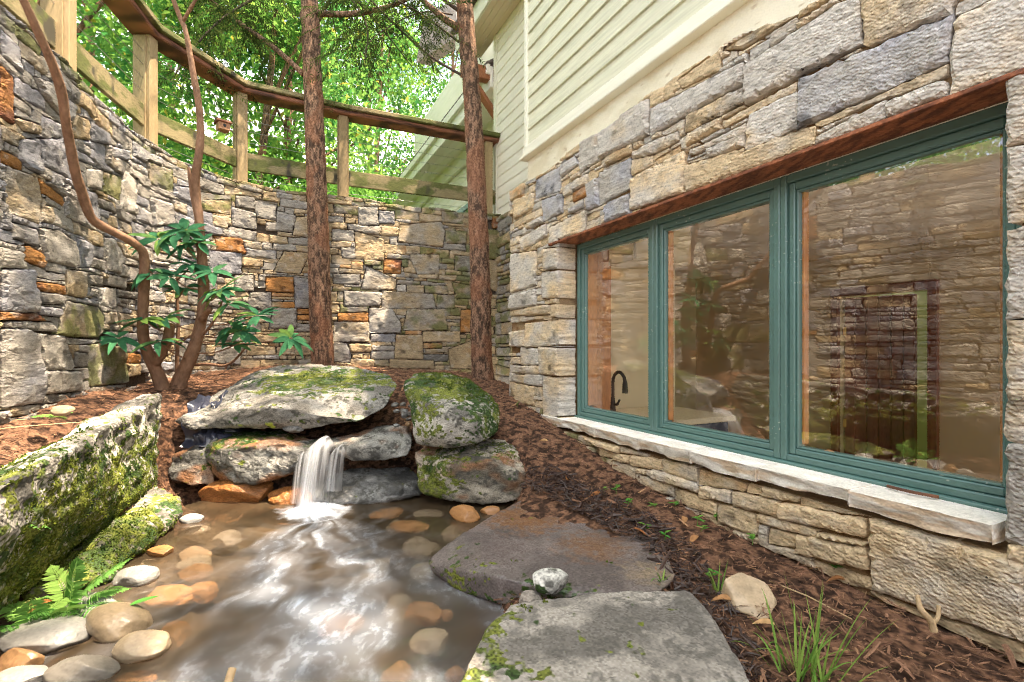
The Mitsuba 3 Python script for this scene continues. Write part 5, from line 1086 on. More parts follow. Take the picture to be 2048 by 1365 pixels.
# ------------------------------------------------------------------ water
SPL = (-1.27, 3.22)
def water_sheet():
    P = POND.buffer(.16); x0, y0, x1, y1 = P.bounds; st = .016
    xs, ys = np.arange(x0, x1, st), np.arange(y0, y1, st)
    X, Y = np.meshgrid(xs, ys); p = np.column_stack([X.ravel(), Y.ravel()])
    r_ = np.hypot(p[:, 0] - SPL[0], p[:, 1] - SPL[1])
    ang = np.arctan2(p[:, 1] - SPL[1], p[:, 0] - SPL[0])
    w = .0040 * np.exp(-r_ / .9) * np.sin(r_ * 46 + 3 * meshkit.noise(np.column_stack([p * 3, r_ * 0]), 3))
    q = np.column_stack([r_ * 7, ang * 9, r_ * 0])
    w = w + .008 * (meshkit.fbm(np.column_stack([p * 5.0, r_ * 0]), 3, 2) - .5) * np.exp(-r_ / 3) + .0030 * (meshkit.fbm(np.column_stack([p * 16, r_ * 0]), 2, 6) - .5)
    w = w + .03 * np.exp(-(r_ / .13) ** 2)
    n, m = len(ys), len(xs)
    i, j = np.meshgrid(np.arange(n - 1), np.arange(m - 1), indexing='ij')
    f = np.stack([i * m + j, i * m + j + 1, (i + 1) * m + j + 1, (i + 1) * m + j], -1).reshape(-1, 4)
    c = p[f].mean(1); f = f[shapely.contains_xy(P, c[:, 0], c[:, 1])]
    return np.column_stack([p, w]), f
def foam(p, n, uv):
    dx, dy = p.x - SPL[0], p.y - SPL[1]
    r_ = dr.sqrt(dx * dx + dy * dy); a = dr.atan2(dx, -dy)
    splash = 1 - smoothstep(.08, .24, r_ + (fbm(p.x * 14, p.y * 14, 0, 3) - .5) * .18)
    wx = (fbm(p.x * 6, p.y * 6, 5, 2) - .5) * .10
    wy = (fbm(p.x * 6 + 9, p.y * 6, 7, 2) - .5) * .10
    a2 = a + wx * 2.2 / (r_ + .3)
    st = fbm(a2 * 6.5 + 3, r_ * 2.0 + wy * 4, 3, 3)
    wisp = fbm((p.x + wx) * 34, (p.y + wy) * 20, 6, 4)
    fine = fbm((p.x + wx * .6) * 75, (p.y + wy * .6) * 50, 2, 2)
    lane = smoothstep(.38, .72, st)
    reach = smoothstep(3.2, 1.0, r_)
    side = dr.exp(-dr.square((a - .33) / .42))
    body = .24 * smoothstep(.2, .7, st) + lane * (.18 + .52 * smoothstep(.40, .68, wisp) * (.45 + .7 * smoothstep(.35, .65, fine)))
    return dr.clip(.85 * splash + .78 * body * reach * side, 0, .85)
scene['m_water'] = dict(type='blendbsdf', weight=proc(foam),
    clear=dict(type='blendbsdf', weight=.47, clear=dict(type='thindielectric', int_ior=1.38, ext_ior=1.0), murk=dict(type='twosided', bsdf=dict(type='principled', base_color=rgb(.082, .060, .037), roughness=.12, specular=.6))),
    foam=dict(type='twosided', bsdf=dict(type='principled', base_color=rgb(.66, .75, .90), roughness=.5)))
put('water', water_sheet(), 'm_water', True, 'brown pond water with white foam drifting from the waterfall', 'water', kind='structure')
# waterfall: thin veils of falling strands
def veil(x0, x1, y, ztop, reach, spread, zbot, seed, n=40):
    u = np.linspace(0, 1, n); t = np.linspace(0, 1, 26)
    uu, tt = np.meshgrid(u, t, indexing='ij')
    x = x0 + (x1 - x0) * uu; xc = (x0 + x1) / 2
    z = ztop - .09 * (2 * uu - 1) ** 2 * (1 - tt) + (zbot - ztop) * np.clip((tt - .12) / .88, 0, 1) ** 1.3
    fall = np.sqrt(np.clip((ztop - z), 0, 1) / max(ztop - zbot, .01))
    yy = y + .10 * (1 - np.clip(tt / .18, 0, 1)) - reach * fall + .020 * (meshkit.noise(np.stack([uu * 9, tt * .6, uu * 0], -1), seed) - .5)
    xx = xc + (x - xc) * (1 + spread * fall) + .006 * (meshkit.noise(np.stack([uu * 14, tt, uu * 0], -1), seed + 1) - .5)
    P = np.stack([xx, yy, z], -1).reshape(-1, 3)
    m = 26; i, j = np.meshgrid(np.arange(n - 1), np.arange(25), indexing='ij')
    f = np.stack([i * m + j, i * m + j + 1, (i + 1) * m + j + 1, (i + 1) * m + j], -1).reshape(-1, 4)
    return P, f, np.stack([uu, tt], -1).reshape(-1, 2)
def strands(p, n, uv):
    s = fbm(uv.x * 6 + 3, uv.y * .9, 2, 3) * .95 + noise(uv.x * 26, uv.y * 1.5, 7) * .12
    edge = smoothstep(0, .3, uv.x) * smoothstep(1, .7, uv.x)
    return dr.clip((.10 + .46 * smoothstep(.36, .80, s)) * edge, 0, .9)
scene['m_falling_water'] = dict(type='blendbsdf', weight=proc(strands), clear=dict(type='thindielectric', int_ior=1.12, ext_ior=1.0), strand=dict(type='principledthin', base_color=rgb(.80, .84, .90), roughness=.4, diff_trans=.9, eta=1.33))
root('waterfall', 'small white waterfall pouring over the ledge into the pond', 'waterfall')
for a in ((-1.39, -1.23, 3.46, .42, .19, .50, .0, 1), (-1.37, -1.24, 3.45, .425, .24, .45, .0, 5), (-1.355, -1.275, 3.44, .43, .27, .30, .0, 21), (-1.47, -1.40, 3.45, .34, .12, .3, .01, 9), (-1.23, -1.14, 3.45, .38, .14, .5, .10, 13)):
    P, f, uv = veil(*a)
    put('waterfall__veil', (P, f), 'm_falling_water', True, uv=uv)
put('stick', tube([(-.83, 1.42, -.06), (-.845, 1.46, .02), (-.85, 1.52, .075)], [.013, .014, .012], 8), 'm_bleached', True, 'pale stick poking out of the pond at the bottom edge', 'stick')

# ------------------------------------------------------------------ mulch chips, twigs, leaves on the ground
def chips(n, region, lo, hi, seed, wet=False):
    r = np.random.default_rng(seed)
    x0, y0, x1, y1 = region.bounds
    p = r.uniform((x0, y0), (x1, y1), (int(n * 3), 2))
    w = 1 / (.6 + np.hypot(p[:, 0], p[:, 1]) ** 1.3); keep = (r.random(len(p)) < w / w.max() * 3) & shapely.contains_xy(region, p[:, 0], p[:, 1])
    p = p[keep][:n]; n = len(p)
    L = r.uniform(lo, hi, n) * np.where(r.random(n) < .1, 1.9, 1); wd = L * r.uniform(.07, .22, n) * .5; th = wd * r.uniform(.35, .8, n)
    a = r.uniform(0, 6.283, n); el = r.normal(0, .28, n)
    dx = np.stack([np.cos(a) * np.cos(el), np.sin(a) * np.cos(el), np.sin(el)], 1)
    sx = np.stack([-np.sin(a), np.cos(a), 0 * a], 1); roll = r.normal(0, .5, n)
    up = np.cross(dx, sx); sx2 = sx * np.cos(roll)[:, None] + up * np.sin(roll)[:, None]; up2 = np.cross(dx, sx2)
    c = np.column_stack([p, GH(p) + .012 + np.abs(dx[:, 2]) * L * .35 + r.uniform(0, .018, n)])
    e0, e1 = c - dx * L[:, None] / 2, c + dx * L[:, None] / 2
    bend = up2 * (L * r.normal(0, .06, n))[:, None]
    S, H = sx2 * wd[:, None], up2 * th[:, None]
    k = r.uniform(.3, 1, (n, 1)); k2 = r.uniform(.3, 1, (n, 1))
    v = np.stack([e0 - S * k, e0 + H * k, e0 + S * k, c + bend - S, c + bend + H, c + bend + S, e1 - S * k2, e1 + H * k2, e1 + S * k2], 1)
    f = np.array([[0, 3, 4], [0, 4, 1], [1, 4, 5], [1, 5, 2], [3, 6, 7], [3, 7, 4], [4, 7, 8], [4, 8, 5]])
    F_ = (f[None] + (np.arange(n) * 9)[:, None, None]).reshape(-1, 3)
    uv = np.repeat(np.column_stack([r.beta(1.6, 1.6, n), r.random(n)]), 9, 0)
    return (v.reshape(-1, 3), F_), uv
court = sg.Polygon(list(PLAN + PN * .02) + [(2.0, 7.0), (2.35, -1), (-2.2, -1)])
court = court.intersection(sg.Polygon([tuple(HF([(s, 2.03, 0)])[0, :2]) for s in (-3, 4.3)] + [tuple(HF([(9, 2.9, 0)])[0, :2]), (-6, 9), (-6, -3)]))
dry = court.difference(POND.buffer(.02)).difference(shapely.union_all([sg.MultiPoint([p[:2] for p in ROCKS[k][0]]).convex_hull.buffer(-.08) for k in ('slabA', 'slabB', 'round', 'lowright', 'cap', 'mossbig')]))
m, uv = chips(62000, dry, .009, .042, 4)
put('mulch', m, 'm_chip', False, 'loose shreds of reddish bark mulch covering the ground', 'mulch', kind='stuff', uv=uv)
wetz = sg.Polygon([(.0, 3.35), (.35, 3.25), (.75, 2.6), (.85, 2.25), (.8, 1.9), (.62, 1.9), (.62, 2.3), (.35, 2.75), (.1, 3.1)]).union(sg.Polygon([(.62, 2.0), (.85, 2.0), (.75, 1.5), (.72, 1.0), (.6, 1.0), (.62, 1.6)]))
m, uv = chips(3000, wetz, .015, .06, 6)
put('wet_mulch', m, 'm_chip_wet', False, 'black wet mulch along the edge of the flat slabs', 'mulch', kind='stuff', uv=uv)
m, uv = chips(130, dry, .05, .12, 9)
put('bark_slivers', m, 'm_chip', False, 'longer slivers of bark and twigs lying on the mulch', 'mulch', kind='stuff', uv=uv)
for pts_, lab in (([(-2.62, 2.55, .63), (-2.45, 2.62, .64), (-2.33, 2.72, .64)], 'pale twig lying on the mulch behind the long mossy boulder'), ([(1.02, 1.98, .12), (1.1, 1.86, .12), (1.17, 1.72, .11)], 'thin pale twig on the mulch near the tan stone'), ([(.55, 1.42, .10), (.68, 1.36, .10), (.76, 1.28, .1)], 'pale twig beside the grey slab in the foreground')):
    put('twig', tube(np.array(pts_) + [0, 0, .006], [.0025, .003, .002], 6), 'm_bleached', True, lab, 'twig')
root('bleached_root', 'bleached forked root standing against the base of the house wall', 'root')
rt = chaikin(PATHS['root'], 2)
put('bleached_root__stem', tube(rt, np.linspace(.012, .004, len(rt)), 8, True, .003, 5), 'm_bleached', True)
put('bleached_root__fork', tube(chaikin([rt[4], rt[4] + [.02, .0, .02], rt[4] + [.028, .01, .05]], 2), .006, 7), 'm_bleached', True)
put('loose_cable', tube(chaikin(np.array(HF([(at_face(1782, 2.19), 2.165, .512), (at_face(1830, 2.19), 2.15, .513), (at_face(1880, 2.18), 2.172, .512)])), 2), .006, 7), 'm_rail_red', True, 'thin brown stick lying on the sill under the largest window', 'stick')

def leaf(base, d, up, L, Wd, droop=.25, fold=.25, n=6, tip=.0, uvx=.5):
    """one broad leaf as a small mesh: base point, direction, up vector"""
    d = unit(d); s = unit(np.cross(d, up)); u = np.cross(s, d)
    t = np.linspace(0, 1, n + 1)
    w = Wd / 2 * np.sin(np.pi * np.clip(t, .0, 1) ** .8) ** .75; w[0] = Wd * .05; w[-1] = Wd * .02
    c = base + d * (t * L)[:, None] - u * (droop * L * t ** 2)[:, None]
    lft = c - s * w[:, None] + u * (fold * w)[:, None]; rgt = c + s * w[:, None] + u * (fold * w)[:, None]
    v = np.vstack([lft, c, rgt]); m = n + 1
    i = np.arange(n)
    f = np.vstack([np.stack([a + i, a + i + 1, a + m + i + 1, a + m + i], 1) for a in (0, m)])
    return v, f
rl = np.random.default_rng(31)
DL = ['brown dead leaf lying on the damp brown slab', 'tan dead leaf on the mulch above the brown slab', 'orange dead leaf on the mulch near the house wall', 'small brown dead leaf on the mulch', 'reddish dead leaf on the mulch by the wall', 'pinkish dead leaf on the mulch', 'pale curled dead leaf at the foot of the house wall', 'curled tan leaf left of the pale one', 'brown dead leaf near the tan stone', 'brown dead leaf near the grass tuft', 'orange dead leaf beside the ferns', 'red brown dead leaf under the ferns']
for i, p in enumerate(DLEAF):
    a = rl.uniform(0, 6.28); b = np.array(p); b[2] = max(b[2], GH([b[:2]])[0]) + .025
    if i == 0: b[2] = .165
    g = leaf(b, (math.cos(a), math.sin(a), .1), (rl.normal(0, .3), rl.normal(0, .3), 1), rl.uniform(.06, .085), .032, rl.uniform(.2, .5), rl.uniform(.3, .8))
    put('dead_leaf', g, 'm_dead_leaf', True, DL[i], 'leaf', uv=np.tile([rl.random(), 0], (len(g[0]), 1)))
pp = PEB[6][0]
g = leaf(np.array([pp[0] + .02, pp[1] + .02, pp[2] + .055]), (.7, .6, .1), (0, 0, 1), .095, .034, .05, .2)
put('green_leaf', g, 'm_seedling', True, 'fresh green leaf on the brown flat stone', 'leaf', uv=np.tile([.2, 0], (len(g[0]), 1)))

# ------------------------------------------------------------------ rhododendron
root('rhododendron', 'rhododendron shrub with bare reddish stems and glossy leaf whorls by the left wall', 'shrub')
RAD = dict(stemA=(.046, .019), stemA2=(.040, .034), stemB=(.052, .014), stemB2=(.014, .008), stemB3=(.03, .022), stemB4=(.016, .012), stemC=(.016, .010), stemD=(.014, .007), stemE=(.012, .006), stemF=(.010, .006), stemG=(.009, .005))
for nme, (r0, r1) in RAD.items():
    p = resample(chaikin(PATHS[nme], 3), .03)
    if nme in ('stemA', 'stemB'): p[:3, 2] -= .04
    rr = np.linspace(r0, r1, len(p))
    if nme in ('stemA', 'stemB'):
        t = np.linspace(0, 1, len(p)); rr = np.interp(t, [0, .06, .15, .4, 1], [r0 * 1.35, r0 * 1.05, r0 * .88, r0 * .68, r1])
    rr = rr * (1 + .12 * (meshkit.noise(np.column_stack([np.arange(len(p)) * .35, rr * 0, rr * 0]), 3) - .5))
    put('rhododendron__stem', tube(p, rr, 12, True, min(.004, r1 * .3), 7), 'm_shrub_bark', True)
put('rhododendron__cut_end', tube([PATHS['stemA2'][-1], np.array(PATHS['stemA2'][-1]) + [.003, -.001, .006]], [.031, .029], 12), 'm_cut_wood', False, 'pale sawn end of a cut stem')
rl = np.random.default_rng(55)
def whorl(c, n, L, W_, axis, uvb, spread=.35):
    ax = unit(axis); a0 = rl.uniform(0, 6.28)
    e1 = unit(np.cross(ax, [.3, .9, .2])); e2 = np.cross(ax, e1)
    for k in range(n):
        a = a0 + k * 6.283 / n + rl.normal(0, .15)
        d = e1 * math.cos(a) + e2 * math.sin(a) + ax * rl.uniform(-.45, .55) * spread * 2
        g = leaf(c + unit(d) * .012, d, ax + rl.normal(0, .2, 3), L * rl.uniform(.75, 1.2), W_ * rl.uniform(.85, 1.15), rl.uniform(.1, .5), rl.uniform(.1, .35), 7)
        put('rhododendron__leaf', g, 'm_rhodo_leaf', True, uv=np.tile([np.clip(uvb + rl.normal(0, .25), 0, 1), 0], (len(g[0]), 1)))
WH += [[-2.42, 4.1, 1.52], [-2.30, 4.1, 1.22], [-2.74, 4.0, 1.62], [-2.58, 4.12, 1.92]]
for i, c in enumerate(WH):
    whorl(np.array(c), 10 if i < 14 else 8, .175, .056, (rl.normal(0, .35), -.35 + rl.normal(0, .25), 1), rl.uniform(.2, .7))
    st = np.array(c); stems = resample(chaikin(PATHS['stemB'] + PATHS['stemC'], 1), .05)
    nb = stems[np.argmin(np.linalg.norm((stems - st) * [1, 1, 1.6] - [0, 0, -.18], axis=1))]
    md = (st + nb) / 2 + [0, 0, -.04]
    put('rhododendron__twig', tube(chaikin([nb, md, st], 2), .0055, 6), 'm_shrub_bark', True)

# ------------------------------------------------------------------ ferns, seedlings, grass
def frond(base, d, L, wide, droop, n=15, seed=0):
    d = unit(d); s = unit(np.cross(d, [0, 0, 1.])); t = np.linspace(0, 1, 24)
    def at(t): return base + np.outer(t, d) * L + np.outer(-droop * L * t ** 2, [0, 0, 1.])
    parts = [tube(at(t), np.linspace(.003, .001, 24), 5)]
    r = np.random.default_rng(seed)
    for k in range(n):
        tt = .15 + .83 * k / n; c = at(np.array([tt]))[0]; tan = unit(at(np.array([min(1, tt + .02)]))[0] - c)
        l = wide * math.sin(math.pi * min(1, (tt * .9 + .16))) ** .8 + .008
        for sg_ in (-1, 1):
            dd = s * sg_ + tan * .35 + np.array([0, 0, r.normal(-.05, .08)])
            parts.append(leaf(c, dd, np.cross(s, d) + r.normal(0, .15, 3), l * r.uniform(.85, 1.1), L / n * .80, .15, .1, 4))
    return cat_meshes([(v, np.vstack([f[:, [0, 1, 2]], f[:, [0, 2, 3]]]) if f.shape[1] == 4 else f) for v, f in parts])
def fern(label, base, fronds, seed):
    k = root('fern', label, 'fern'); r = np.random.default_rng(seed)
    for (ax, ay, az, L, w) in fronds:
        g = frond(np.array(base) + r.normal(0, .015, 3) * [1, 1, .2], (ax, ay, az), L, w, r.uniform(.25, .5), 21, r.integers(1e6))
        put(k + '__frond', g, 'm_fern', True, uv=np.tile([r.random(), 0], (len(g[0]), 1)))
fb = (-1.70, 1.92, .03)
fern('bright green fern growing between the low mossy rock and the pond stones', fb, [(.05, .1, 1.3, .36, .075), (.6, .25, .8, .36, .07), (.9, -.1, .5, .32, .07), (-.3, .0, .9, .26, .06), (.4, -.5, .7, .22, .055), (-.5, -.3, .6, .24, .055), (-.1, -.6, .6, .22, .05), (.8, .5, .7, .26, .055), (-.7, .2, .5, .22, .05)], 3)
fern('second fern left of the bright one, nearer the corner', (-1.74, 1.84, .03), [(.2, -.2, .8, .2, .05), (-.4, -.1, .7, .22, .05), (.6, .1, .5, .2, .045), (-.1, -.6, .5, .2, .045), (.3, .4, .7, .2, .045)], 5)
fern('fern leaning in from the left edge over the mossy boulder', (-1.92, 1.74, .50), [(.9, .1, .15, .30, .08), (.7, .3, -.1, .25, .07), (-.1, .6, .5, .3, .07)], 8)
fern('tiny fern on the mulch at the foot of the left wall', (-2.60, 2.82, .66), [(.9, -.2, .35, .12, .035), (-.5, -.6, .4, .10, .03), (.3, .5, .4, .1, .03), (-.8, .2, .3, .1, .03)], 9)
rl = np.random.default_rng(77)
for i, c in enumerate(SEEDS):
    k = root('seedling', 'small green seedling sprouting from the mulch', 'seedling', 'seedlings in the mulch')
    b = np.array(c); b[2] = GH([b[:2]])[0] + .005
    hgt = rl.uniform(.02, .06)
    put(k + '__stem', tube([b, b + [.003, 0, hgt]], [.0018, .0015], 5), 'm_seedling', True, uv=np.tile([.5, 0], (12, 1)))
    for q in range(rl.integers(4, 8)):
        a = rl.uniform(0, 6.28); z = hgt * rl.uniform(.4, 1)
        g = leaf(b + [0, 0, z], (math.cos(a), math.sin(a), rl.uniform(0, .6)), (0, 0, 1), rl.uniform(.022, .045), .017, .2, .2, 4)
        put(k + '__leaf', g, 'm_seedling', True, uv=np.tile([rl.random(), 0], (len(g[0]), 1)))
def grass(label, base, n, h, seed, spread=.05):
    k = root('grass_tuft', label, 'grass'); r = np.random.default_rng(seed)
    for q in range(n):
        a = r.uniform(0, 6.28); lean = r.uniform(.1, .9); L = h * r.uniform(.6, 1.2)
        d = np.array([math.cos(a) * lean, math.sin(a) * lean, 1.]); b = np.array(base) + [r.normal(0, spread * .4), r.normal(0, spread * .4), 0]
        t = np.linspace(0, 1, 9); c = b + np.outer(t, unit(d)) * L + np.outer(-r.uniform(.1, .55) * L * t ** 2.2 * lean * 1.4, [0, 0, 1.])
        s = unit(np.cross(d, [0, 0, 1.])) * .0042
        w = (1 - t ** 1.6)[:, None] * np.interp(t, [0, .2, 1], [.6, 1, 1])[:, None]
        v = np.vstack([c - s * w, c + s * w]); i = np.arange(8)
        put(k + '__blade', (v, np.stack([i, i + 1, 9 + i + 1, 9 + i], 1)), 'm_grass_blade', True, uv=np.tile([r.random(), 0], (18, 1)))
grass('tuft of long bright green grass at the bottom right in the mulch', (.845, 1.44, .09), 34, .30, 4, .10)
grass('small upright tuft of grass left of the tan stone', (.79, 1.93, .1), 6, .13, 6, .02)
grass('thin grass clump at the edge of the brown slab', (.60, 2.0, .11), 5, .12, 7, .02)

# ------------------------------------------------------------------ trees
def card(c, d, up, L, W_):
    """many leaf-sized folded faces: centres, directions, ups -> mesh"""
    s = np.cross(d, up); s /= np.linalg.norm(s, axis=1, keepdims=True) + 1e-9
    n = len(c); L = np.broadcast_to(L, (n,))[:, None]; W_ = np.broadcast_to(W_, (n,))[:, None]
    u = np.cross(s, d)
    v = np.stack([c, c + d * L * .5 - s * W_ * .5 + u * W_ * .15, c + d * L - u * L * .12, c + d * L * .5 + s * W_ * .5 + u * W_ * .15], 1)
    f = np.array([[0, 1, 2], [0, 2, 3]])
    return v.reshape(-1, 3), (f[None] + (np.arange(n) * 4)[:, None, None]).reshape(-1, 3)
def urand(r, n):
    v = r.normal(size=(n, 3)); return v / np.linalg.norm(v, axis=1, keepdims=True)
def crown(r, centres, radii, per, L, W_):
    cs = []
    for c, R_ in zip(centres, radii):
        d = urand(r, per); cs.append(np.asarray(c) + d * (R_ * r.uniform(.15, 1.0, per) ** .5)[:, None] * [1, 1, .72])
    c = np.vstack(cs); n = len(c)
    d = urand(r, n) + [0, 0, -.35]; d /= np.linalg.norm(d, axis=1, keepdims=True)
    up = urand(r, n) * .8 + [0, 0, 1]
    m = card(c, d, up, L * r.uniform(.6, 1.25, n), W_ * r.uniform(.7, 1.2, n))
    clump = np.repeat(r.random(len(centres)), per)
    uv = np.repeat(np.column_stack([np.clip(clump * .7 + r.normal(.15, .2, n), 0, 1), r.random(n)]), 4, 0)
    return m, uv
ORD = ['leftmost', 'second from the left', 'third from the left', 'fourth from the left', 'fifth from the left', 'sixth from the left', 'seventh from the left', 'eighth from the left', 'rightmost']
def broad_tree(name, label, x, y, h, R_, seed, per=230, clumps=26, low=.35, L=.13, trunk=.14):
    r = np.random.default_rng(seed); k = root(name, label, 'tree', 'trees behind the wall')
    b = np.array([x, y, 2.8]); tp = b + [r.normal(0, .4), r.normal(0, .4), h * .92]
    pth = chaikin([b, b * .6 + tp * .4 + [r.normal(0, .2), r.normal(0, .2), 0], tp], 3)
    put(k + '__trunk', tube(pth, np.linspace(trunk, .03, len(pth)), 9), 'm_bark', True)
    cen = []
    for q in range(clumps):
        d = urand(r, 1)[0]; zz = r.uniform(low, 1.0)
        prof = math.sin(math.pi * min(1, .18 + .8 * (zz - low) / (1 - low) * .95)) ** .6
        a = r.uniform(0, 6.28); rad = R_ * prof * math.sqrt(r.uniform(.08, 1))
        cen.append(b + [rad * math.cos(a), rad * math.sin(a), h * zz])
    for q in range(7):
        c = cen[q]; t = np.clip((c[2] - 2.8) / h * .8, .2, .9); o = pth[int(t * (len(pth) - 1))]
        put(k + '__limb', tube(chaikin([o, (o + c) / 2 + [0, 0, .15], c], 2), np.linspace(trunk * .4, .012, 9)[:len(chaikin([o, o, c], 2))] if False else .03, 6), 'm_bark', True)
    m, uv = crown(r, cen, r.uniform(.45, .95, clumps) * R_ * .48, per, L, L * .62)
    put(k + '__crown', m, 'm_tree_leaf', False, uv=uv)
def tall_tree():
    r = np.random.default_rng(500); k = root('tall_tree', 'tall broadleaf tree standing behind the viewer beside the house', 'tree')
    pth = chaikin([(1.0, -3.4, .0), (1.0, -3.0, 4), (1.1, -1.5, 7.5), (1.1, .6, 11), (1.0, 1.5, 13)], 3)
    put(k + '__trunk', tube(pth, np.linspace(.22, .05, len(pth)), 10), 'm_bark', True)
    cen = [np.array([1.1, 1.2, 11.0]) + urand(r, 1)[0] * [3.9, 4.2, 1.9] * r.uniform(.2, 1) ** .5 for _ in range(30)]
    cen += [np.array(c) for c in ((2.8, 1.0, 11.0), (3.2, .5, 10.6), (2.4, .7, 11.3), (2.9, 1.5, 11.4), (.3, 2.6, 11.0), (-.2, 3.5, 10.6), (.6, 3.9, 11.2), (1.4, 3.5, 11.0), (.1, 4.6, 10.8))]
    for c in cen[:12]:
        o = pth[r.integers(len(pth) // 2, len(pth))]; q = chaikin([o, (o + c) / 2 + [0, 0, .3], c], 2)
        put(k + '__limb', tube(q, np.linspace(.06, .015, len(q)), 6), 'm_bark', True)
    m, uv = crown(r, cen, r.uniform(.5, 1.1, len(cen)), 150, .15, .09)
    put(k + '__crown', m, 'm_tree_leaf', False, uv=uv)
tall_tree()
KL = ['bright green leafy tree behind the curved wall', 'pale green maple with open crown behind the railing', 'dense green tree farther back in the woods']
spots = [(-6.5, 3.2, 6.5, 2.3, 0, .25), (-6.2, 6.5, 6.0, 2.2, 1, .15), (-5.0, 9.5, 7.5, 2.5, 0, .12), (-5.4, 11.8, 7.4, 2.3, 1, .10), (-4.8, 17.5, 10.5, 2.8, 0, .06), (-8.5, 9.5, 10, 3.0, 2, .15), (-6.5, 14.0, 12, 3.4, 2, .12), (-2.6, 21.5, 14, 3.6, 2, .1), (-10.5, 4.0, 10, 3.0, 2, .15), (-5.6, 20, 12, 3.0, 2, .1), (-7.5, -.5, 7, 2.4, 1, .2), (-10, 15, 13, 3.5, 2, .12), (-1.0, 24, 15, 4, 2, .1), (-13, 9, 13, 3.6, 2, .12), (-6, 22, 15, 4, 2, .1)]
rank = {}
for kk in range(3):
    for j, i in enumerate(sorted([i for i in range(len(spots)) if spots[i][4] == kk], key=lambda i: math.atan2(spots[i][0], spots[i][1]))): rank[i] = j
for i, (x, y, h, R_, kk, low) in enumerate(spots):
    broad_tree('leafy_tree', KL[kk] + ', ' + ORD[rank[i]] + ' of its kind', x, y, h, R_, 100 + i, per=230 if kk < 2 else 210, clumps=30 if kk < 2 else 34, low=low, L=.12 if y < 9 else .17, trunk=.10 if kk < 2 else .17)
def bushes(n, seed):
    r = np.random.default_rng(seed); cen = []
    for _ in range(n):
        a = r.uniform(0, 1); s = r.uniform(3.0, 9.9); o = r.uniform(.9, 3.5)
        p = RF([(s, 0, -o)])[0]; cen.append([p[0], p[1], 2.86 + r.uniform(.05, .9) * min(1, o / 1.6)])
    return crown(r, cen, r.uniform(.25, .55, n), 120, .09, .055)
m, uv = bushes(130, 8)
put('undergrowth', m, 'm_ground_cover', False, 'bright green undergrowth on the slope behind the wall', 'undergrowth', kind='stuff', uv=uv)

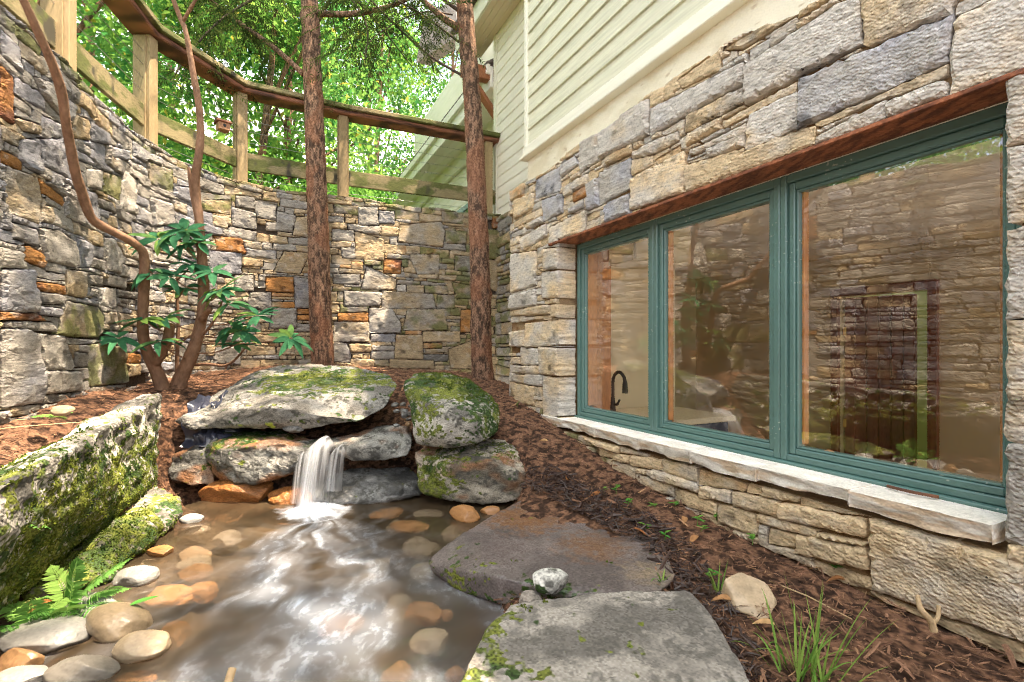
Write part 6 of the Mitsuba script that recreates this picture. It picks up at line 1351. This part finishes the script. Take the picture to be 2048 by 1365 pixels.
# hemlocks in front of the wall
def needles(r, axis_pts, n_side, L):
    """one flat drooping spray along a twig"""
    p = resample(axis_pts, .03); t = np.gradient(p, axis=0); t /= np.linalg.norm(t, axis=1, keepdims=True) + 1e-9
    nrm = unit(r.normal(0, .35, 3) + [0, 0, 1.])
    cs, ds = [], []
    for i in range(1, len(p)):
        f = 1 - i / len(p) * .75
        s = unit(np.cross(t[i], nrm))
        for sg_ in (-1, 1):
            if r.random() < .9:
                d = unit(s * sg_ + t[i] * r.uniform(.35, .9) + [0, 0, r.normal(-.28, .12)])
                m = max(2, int(L * f / .030))
                for q in range(m):
                    cs.append(p[i] + d * (.030 * q)); ds.append(unit(d + r.normal(0, .25, 3)))
    return np.array(cs), np.array(ds)
def hemlock(label, path, r0, r1, branches, seed, crown_spec):
    r = np.random.default_rng(seed); k = root('hemlock_tree', label, 'tree')
    p = resample(chaikin(path, 3), .035); p = p[::-1] if p[0][2] > p[-1][2] else p
    t = np.linspace(0, 1, len(p)); z = p[:, 2]
    rad = np.interp(z, [.2, .7, .85, 1.1, 3.5, 6, 14], [r0 * 1.25, r0 * 1.12, r0 * 1.02, r0, r0 * .86, r1, .02])
    put(k + '__trunk', tube(p, rad, 64, True, .012, seed), 'm_bark', True)
    allc, alld = [], []
    for bp, b0, b1, twigs in branches:
        q = resample(chaikin(bp, 3), .05)
        put(k + '__branch', tube(q, np.linspace(b0, b1, len(q)), 8), 'm_bark' if b0 > .03 else 'm_dark_branch', True)
        for _ in range(twigs):
            i = r.integers(len(q) // 4, len(q)); o = q[i]
            d = unit(r.normal(0, 1, 3) * [1, 1, .35] + [0, 0, -.35]); L = r.uniform(.35, .8)
            tw = [o, o + d * L * .5, o + d * L + [0, 0, -.22 * L]]
            c, dd = needles(r, chaikin(tw, 1), 0, .10); allc.append(c); alld.append(dd)
    zc0, zc1, R_, nb, tw = crown_spec
    for bnum in range(nb):
        f = r.random(); zz = zc0 + (zc1 - zc0) * f; o = np.array([np.interp(zz, z, p[:, j]) for j in range(3)])
        a = r.uniform(0, 6.283); L = R_ * (1.05 - .8 * f) * r.uniform(.7, 1.1)
        e = o + [L * math.cos(a), L * math.sin(a), -.12 * L + r.normal(0, .1)]
        q = resample(chaikin([o, (o + e) / 2 + [0, 0, .12], e], 2), .12)
        put(k + '__branch', tube(q, np.linspace(.022, .005, len(q)), 5), 'm_dark_branch', True)
        for _ in range(tw):
            i = r.integers(len(q) // 5, len(q)); d = unit(r.normal(0, 1, 3) * [1, 1, .3] + [0, 0, -.3]); l2 = r.uniform(.35, .75)
            c, dd = needles(r, [q[i], q[i] + d * l2 * .5, q[i] + d * l2 + [0, 0, -.2 * l2]], 0, .10); allc.append(c); alld.append(dd)
    c, d = np.vstack(allc), np.vstack(alld); n = len(c)
    m = card(c, d, urand(r, n) * .5 + [0, 0, 1], .045 * r.uniform(.7, 1.3, n), .013)
    put(k + '__crown', m, 'm_needle', False, uv=np.repeat(np.column_stack([r.random(n), r.random(n)]), 4, 0))
Pt = {k: np.array(v) for k, v in PATHS.items()}
hemlock('left hemlock trunk with reddish bark rising in front of the curved wall', PATHS['trunk1'] + [[-3.2, 6.6, 12.5]], .124, .09, [(PATHS['br1'], .035, .012, 75), (PATHS['br2'], .04, .018, 30), (PATHS['br8'], .02, .008, 60), (PATHS['br9'], .02, .008, 40), (PATHS['br10'], .018, .007, 50)], 41, (4.9, 12, 3.0, 26, 6))
hemlock('right hemlock trunk in front of the house corner', PATHS['trunk2'] + [[-.9, 6.2, 12.0]], .112, .082, [(PATHS['br3'], .016, .006, 12), (PATHS['br4'], .014, .005, 12), (PATHS['br5'], .04, .02, 6), (PATHS['br6'], .022, .01, 3), (PATHS['br7'], .010, .003, 5)], 43, (5.4, 11.5, 2.6, 20, 6))
